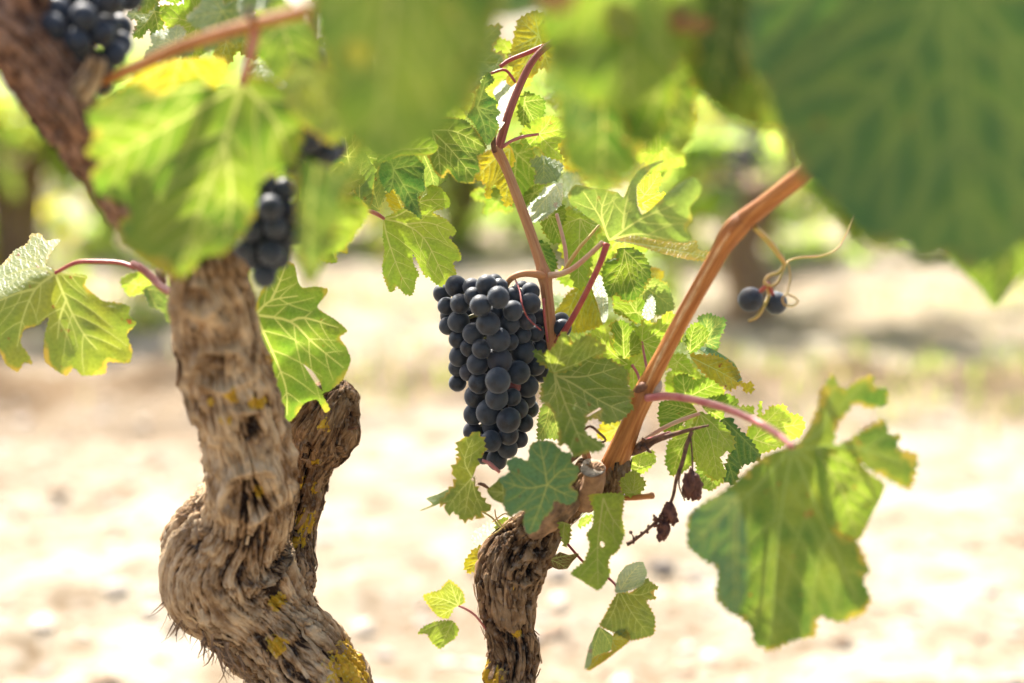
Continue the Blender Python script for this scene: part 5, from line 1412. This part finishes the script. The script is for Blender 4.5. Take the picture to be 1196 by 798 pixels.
sun_blockers(vine_r, [(1080, 130, .64), (1160, 110, .64), (960, 60, .64), (1040, 120, .64), (1120, 60, .64), (1120, 200, .64), (1200, 150, .64), (1040, 230, .64), (960, 170, .64), (1200, 40, .64), (720, 40, .66),
                  (900, 560, .855), (880, 680, .855), (940, 640, .855), (960, 700, .855), (580, 400, 1.03), (560, 450, 1.03), (610, 360, 1.03), ])
sun_blockers(vine_l, [(480, 100, .58), (440, 150, .58), (430, 40, .58), (400, 90, .58), (510, 30, .58), (275, 230, .76), (270, 380, .87), (280, 460, .88), (290, 540, .9), (280, 620, .93), (250, 680, .95), (320, 720, .97), (380, 780, .98), (360, 530, 1.03), (40, 80, .81), (90, 140, .81), (310, 260, .84), (350, 430, .965), (330, 380, .965)])


def merge_leaves(parent, objs):
    vs, fs, n0 = [], [], 0; mats = []; mi = []; at_ = {'luv': [], 'edge': [], 'vein': []}
    for o in objs:
        me = o.data; v = np.zeros(len(me.vertices) * 3); me.vertices.foreach_get('co', v); v = v.reshape(-1, 3)
        if me.materials[0] not in mats: mats.append(me.materials[0])
        for p in me.polygons: fs.append(tuple(i + n0 for i in p.vertices)); mi.append(mats.index(me.materials[0]))
        for kx, w in (('luv', 3), ('edge', 1), ('vein', 1)):
            a = np.zeros(len(me.vertices) * w); me.attributes[kx].data.foreach_get('vector' if w == 3 else 'value', a); at_[kx].append(a)
        vs.append(v + wloc(parent)); n0 += len(v)
        bpy.data.objects.remove(o)
    o = mesh_obj('leaf_sun_blocker', np.vstack(vs), fs, mats, parent, True, {'luv': ('FLOAT_VECTOR', np.concatenate(at_['luv'])), 'edge': ('FLOAT', np.concatenate(at_['edge'])), 'vein': ('FLOAT', np.concatenate(at_['vein']))})
    o.data.polygons.foreach_set('material_index', mi)
    o['kind'] = 'stuff'  # joined leaves, added out of view to block the sun


for v_ in (vine_l, vine_r):
    hid = [c for c in v_.children if c.name.startswith('leaf') and not c.children and c.get('sun_blockers')]
    merge_leaves(v_, hid)


# bunches of the left vine
def round_bunch(label, px, py, d, w, h, n, rpx, tilt=0.0, skip=None):
    root = at(px, py - h * .55, d)
    b = thing('grape_bunch', root, label, 'grapes', 'grape bunches on the near vines')
    u = d / F
    P = []
    for i in range(n):
        for _ in range(60):
            v = RNG.uniform(-1, 1, 3)
            if v @ v > 1: continue
            tpr = 1 - .28 * (v[2] < 0) * (-v[2])
            q = at(px, py, d) + np.array([v[0] * w * tpr, v[1] * w * tpr, v[2] * h]) * u * .5
            P.append(q); break
    P = np.array(P); Rr = np.full(len(P), rpx * u) * RNG.uniform(.88, 1.1, len(P))
    P = relax(P, Rr, 60, None, .93)
    for p, r in zip(P, Rr): add_grape(b, p, r)
    c = at(px, py, d)
    mesh_tube('stem', np.array([[*(root + [0, 0, .02]), .0025], [*root, .0022], [*c, .0018], [*(c - [0, 0, h * .4 * u]), .001]]), SHOOT, b, 8)
    return b


round_bunch('dark bunch of grapes at the top left above the forked wood', 108, 28, .83, 108, 110, 34, 15)
round_bunch('blurred bunch of grapes hanging against the pale trunk under a big leaf', 312, 262, .845, 46, 118, 34, 13.5)
round_bunch('dark grapes half hidden behind the blurred leaves above the trunk', 364, 130, .84, 50, 130, 30, 13)

# ================================================================== ROWS OF VINES BEHIND
BG_LEAF = [simple_mat('far_leaf_green', (0.11, 0.17, 0.05), (0.15, 0.21, 0.06), 9, .4, 0, (0.50, 0.72, 0.14)),
           simple_mat('far_leaf_light', (0.15, 0.20, 0.05), (0.20, 0.24, 0.06), 9, .4, 0, (0.58, 0.74, 0.14)),
           simple_mat('far_leaf_yellow', (0.2, 0.2, 0.03), (0.28, 0.24, 0.04), 9, .45, 0, (0.7, 0.62, 0.05))]
FAR_BARK = simple_mat('far_bark', (0.14, 0.085, 0.05), (0.30, 0.20, 0.13), 60, .9, .6, dist=.006)


def bush_meshes(seed, n, low=16):
    rnd = random.Random(seed)
    g = Geo()
    arms = []
    for k in range(5):
        a = k * 1.257 + rnd.uniform(-.3, .3)
        arms.append((math.cos(a), math.sin(a)))
    shoots = []
    for (ax, ay) in arms:
        for q in range(4):
            p = np.array([ax * .22, ay * .22, .50]) + np.array([rnd.uniform(-.08, .08), rnd.uniform(-.08, .08), rnd.uniform(-.04, .08)])
            e = p + np.array([ax * rnd.uniform(.05, .6) + rnd.uniform(-.3, .3), ay * rnd.uniform(.05, .6) + rnd.uniform(-.3, .3), rnd.uniform(.0, .75)])
            shoots.append((p, e, rnd.uniform(-.05, -.6)))
    for q in range(low):
        a = rnd.uniform(0, 6.28); rr_ = rnd.uniform(.35, .8)
        shoots.append((np.array([math.cos(a) * .2, math.sin(a) * .2, .6]), np.array([math.cos(a) * rr_, math.sin(a) * rr_, rnd.uniform(.35, .8)]), rnd.uniform(-.25, -.55)))
    lf = [(0, 0), (.16, -.22), (.42, -.12), (.40, .18), (.62, .40), (.34, .52), (.26, .78), (0, 1.0)]
    half_n = len(lf)
    out2 = lf + [(-x, y) for x, y in reversed(lf[1:-1])]
    for i in range(n):
        p, e, droop = rnd.choice(shoots)
        t = rnd.uniform(.05, 1.1)
        c = p + (e - p) * t + np.array([0, 0, droop * t * t])
        a = rnd.uniform(0, 6.28)
        dirv = np.array([math.cos(a), math.sin(a), rnd.uniform(-1.2, .3)]); dirv /= np.linalg.norm(dirv)
        nr = np.array([rnd.gauss(0, .6), rnd.gauss(0, .6), 1.0]); sd = np.cross(dirv, nr); sd /= np.linalg.norm(sd); nr = np.cross(sd, dirv)
        c = c + dirv * rnd.uniform(.02, .08)
        sz = rnd.uniform(.06, .13)
        fo = rnd.uniform(.1, .5); cu = rnd.uniform(-.4, .1)
        vs = [c + (sd * x + dirv * (y - .1) + nr * (fo * abs(x) + cu * y * y)) * sz for x, y in out2]
        vs.append(c + dirv * sz * .35 + nr * cu * .12 * sz)
        m = len(out2)
        g.add(vs, [(q, (q + 1) % m, m) for q in range(m)], rnd.choices((0, 1, 2), (4, 3.4, 2))[0])
    crown = g
    w = Geo()
    w.tube(catmull(np.array([[0, 0, -.05, .10], [.02, 0, .1, .085], [-.03, .01, .25, .075], [.02, 0, .4, .085], [0, 0, .48, .08]]), .02), 14)
    for (ax, ay) in arms:
        w.tube(catmull(np.array([[0, 0, .40, .04], [ax * .09, ay * .09, .47, .034], [ax * .2, ay * .2, .54, .028], [ax * .24, ay * .24, .6, .022]]), .02), 10)
    for (p, e, dr) in shoots:
        mid = (p + e) / 2 + [0, 0, dr * .25]
        w.tube(catmull(np.array([[*p, .006], [*mid, .0045], [*(e + [0, 0, dr]), .003]]), .04), 6)
    return crown, w


BUSH = []
for s, n, low in ((101, 680, 14), (202, 720, 14), (303, 680, 12), (404, 480, 0)):
    cr, wd = bush_meshes(s, n, low)
    c = cr.build('crown', BG_LEAF, smooth=False); t = wd.build('trunk', FAR_BARK)
    BUSH.append((c.data, t.data))
    bpy.data.objects.remove(c); bpy.data.objects.remove(t)


def bush(x, y, k, label, rot, sc=1.0):
    o = thing('grapevine', (x, y, 0), label, 'grapevine', 'bush vines in the rows behind')
    o.rotation_euler[2] = rot; o.scale = (sc, sc, sc)
    for nm, me in (('crown', BUSH[k][0]), ('trunk', BUSH[k][1])):
        q = bpy.data.objects.new(nm, me); COL.objects.link(q); q.parent = o
    return o


def ground_at(px, py):
    v = FWD + (px - 598) / F * RIGHT - (py - 399) / F * UP
    t = -CAM[2] / v[2]
    return CAM + v * t


near_bg = [(872, 374, 3, 'blurred vine with a brown trunk behind the two dangling grapes', .4, 1.0),
           (28, 366, 1, 'blurred leafy vine beyond the left edge leaf', 2.0, 1.15),
           (-330, 372, 0, 'blurred vine beyond the left edge of the picture', 2.6, 1.0),
           (1420, 372, 2, 'blurred vine beyond the right edge of the picture', 1.1, 1.0),
           (540, 290, 2, 'blurred vine behind the small gap left of the shoot', 3.0, 1.05),
           (780, 300, 1, 'blurred vine trunk between the shoot and the orange cane', 5.0, 1.05),
           (200, 292, 0, 'blurred vine behind the pale left trunk', 4.0, 1.1),
           (375, 284, 1, 'blurred vine seen between the pale trunk and the dark leaves', 1.4, 1.05),
           (1120, 290, 1, 'blurred vine under the large dark leaf', .9, .95)]
for (px, py, k, lb, rot, sc) in near_bg:
    q = ground_at(px, py)
    bush(q[0], q[1], k, lb, rot, sc)
for ri, Y in enumerate((10.4, 13.2, 16.2, 19.5, 23.5, 28.0)):
    wdt = Y * .42
    nx = int(2 * wdt / 1.9)
    for i in range(nx + 1):
        x = -wdt + i * 1.9 + random.uniform(-.25, .25)
        bush(x, Y + random.uniform(-.2, .2), random.randrange(3), 'far bush vine lost in blur in the rows behind', random.uniform(0, 6.28), random.uniform(.9, 1.15))

# grapes of the vine behind the cane
q = at(874, 180, 4.25)
fb = thing('grape_bunch', q, 'blurred dark bunch on the vine behind the orange cane', 'grapes')
for i in range(46):
    v = RNG.standard_normal(3) * [.036, .03, .055]
    add_grape(fb, q + v + [v[2] * .3, 0, 0], .012)
mesh_tube('stem', np.array([[*(q + [0, 0, .14]), .003], [*(q + [0, 0, .05]), .003], [*q, .002]]), SHOOT, fb, 6)
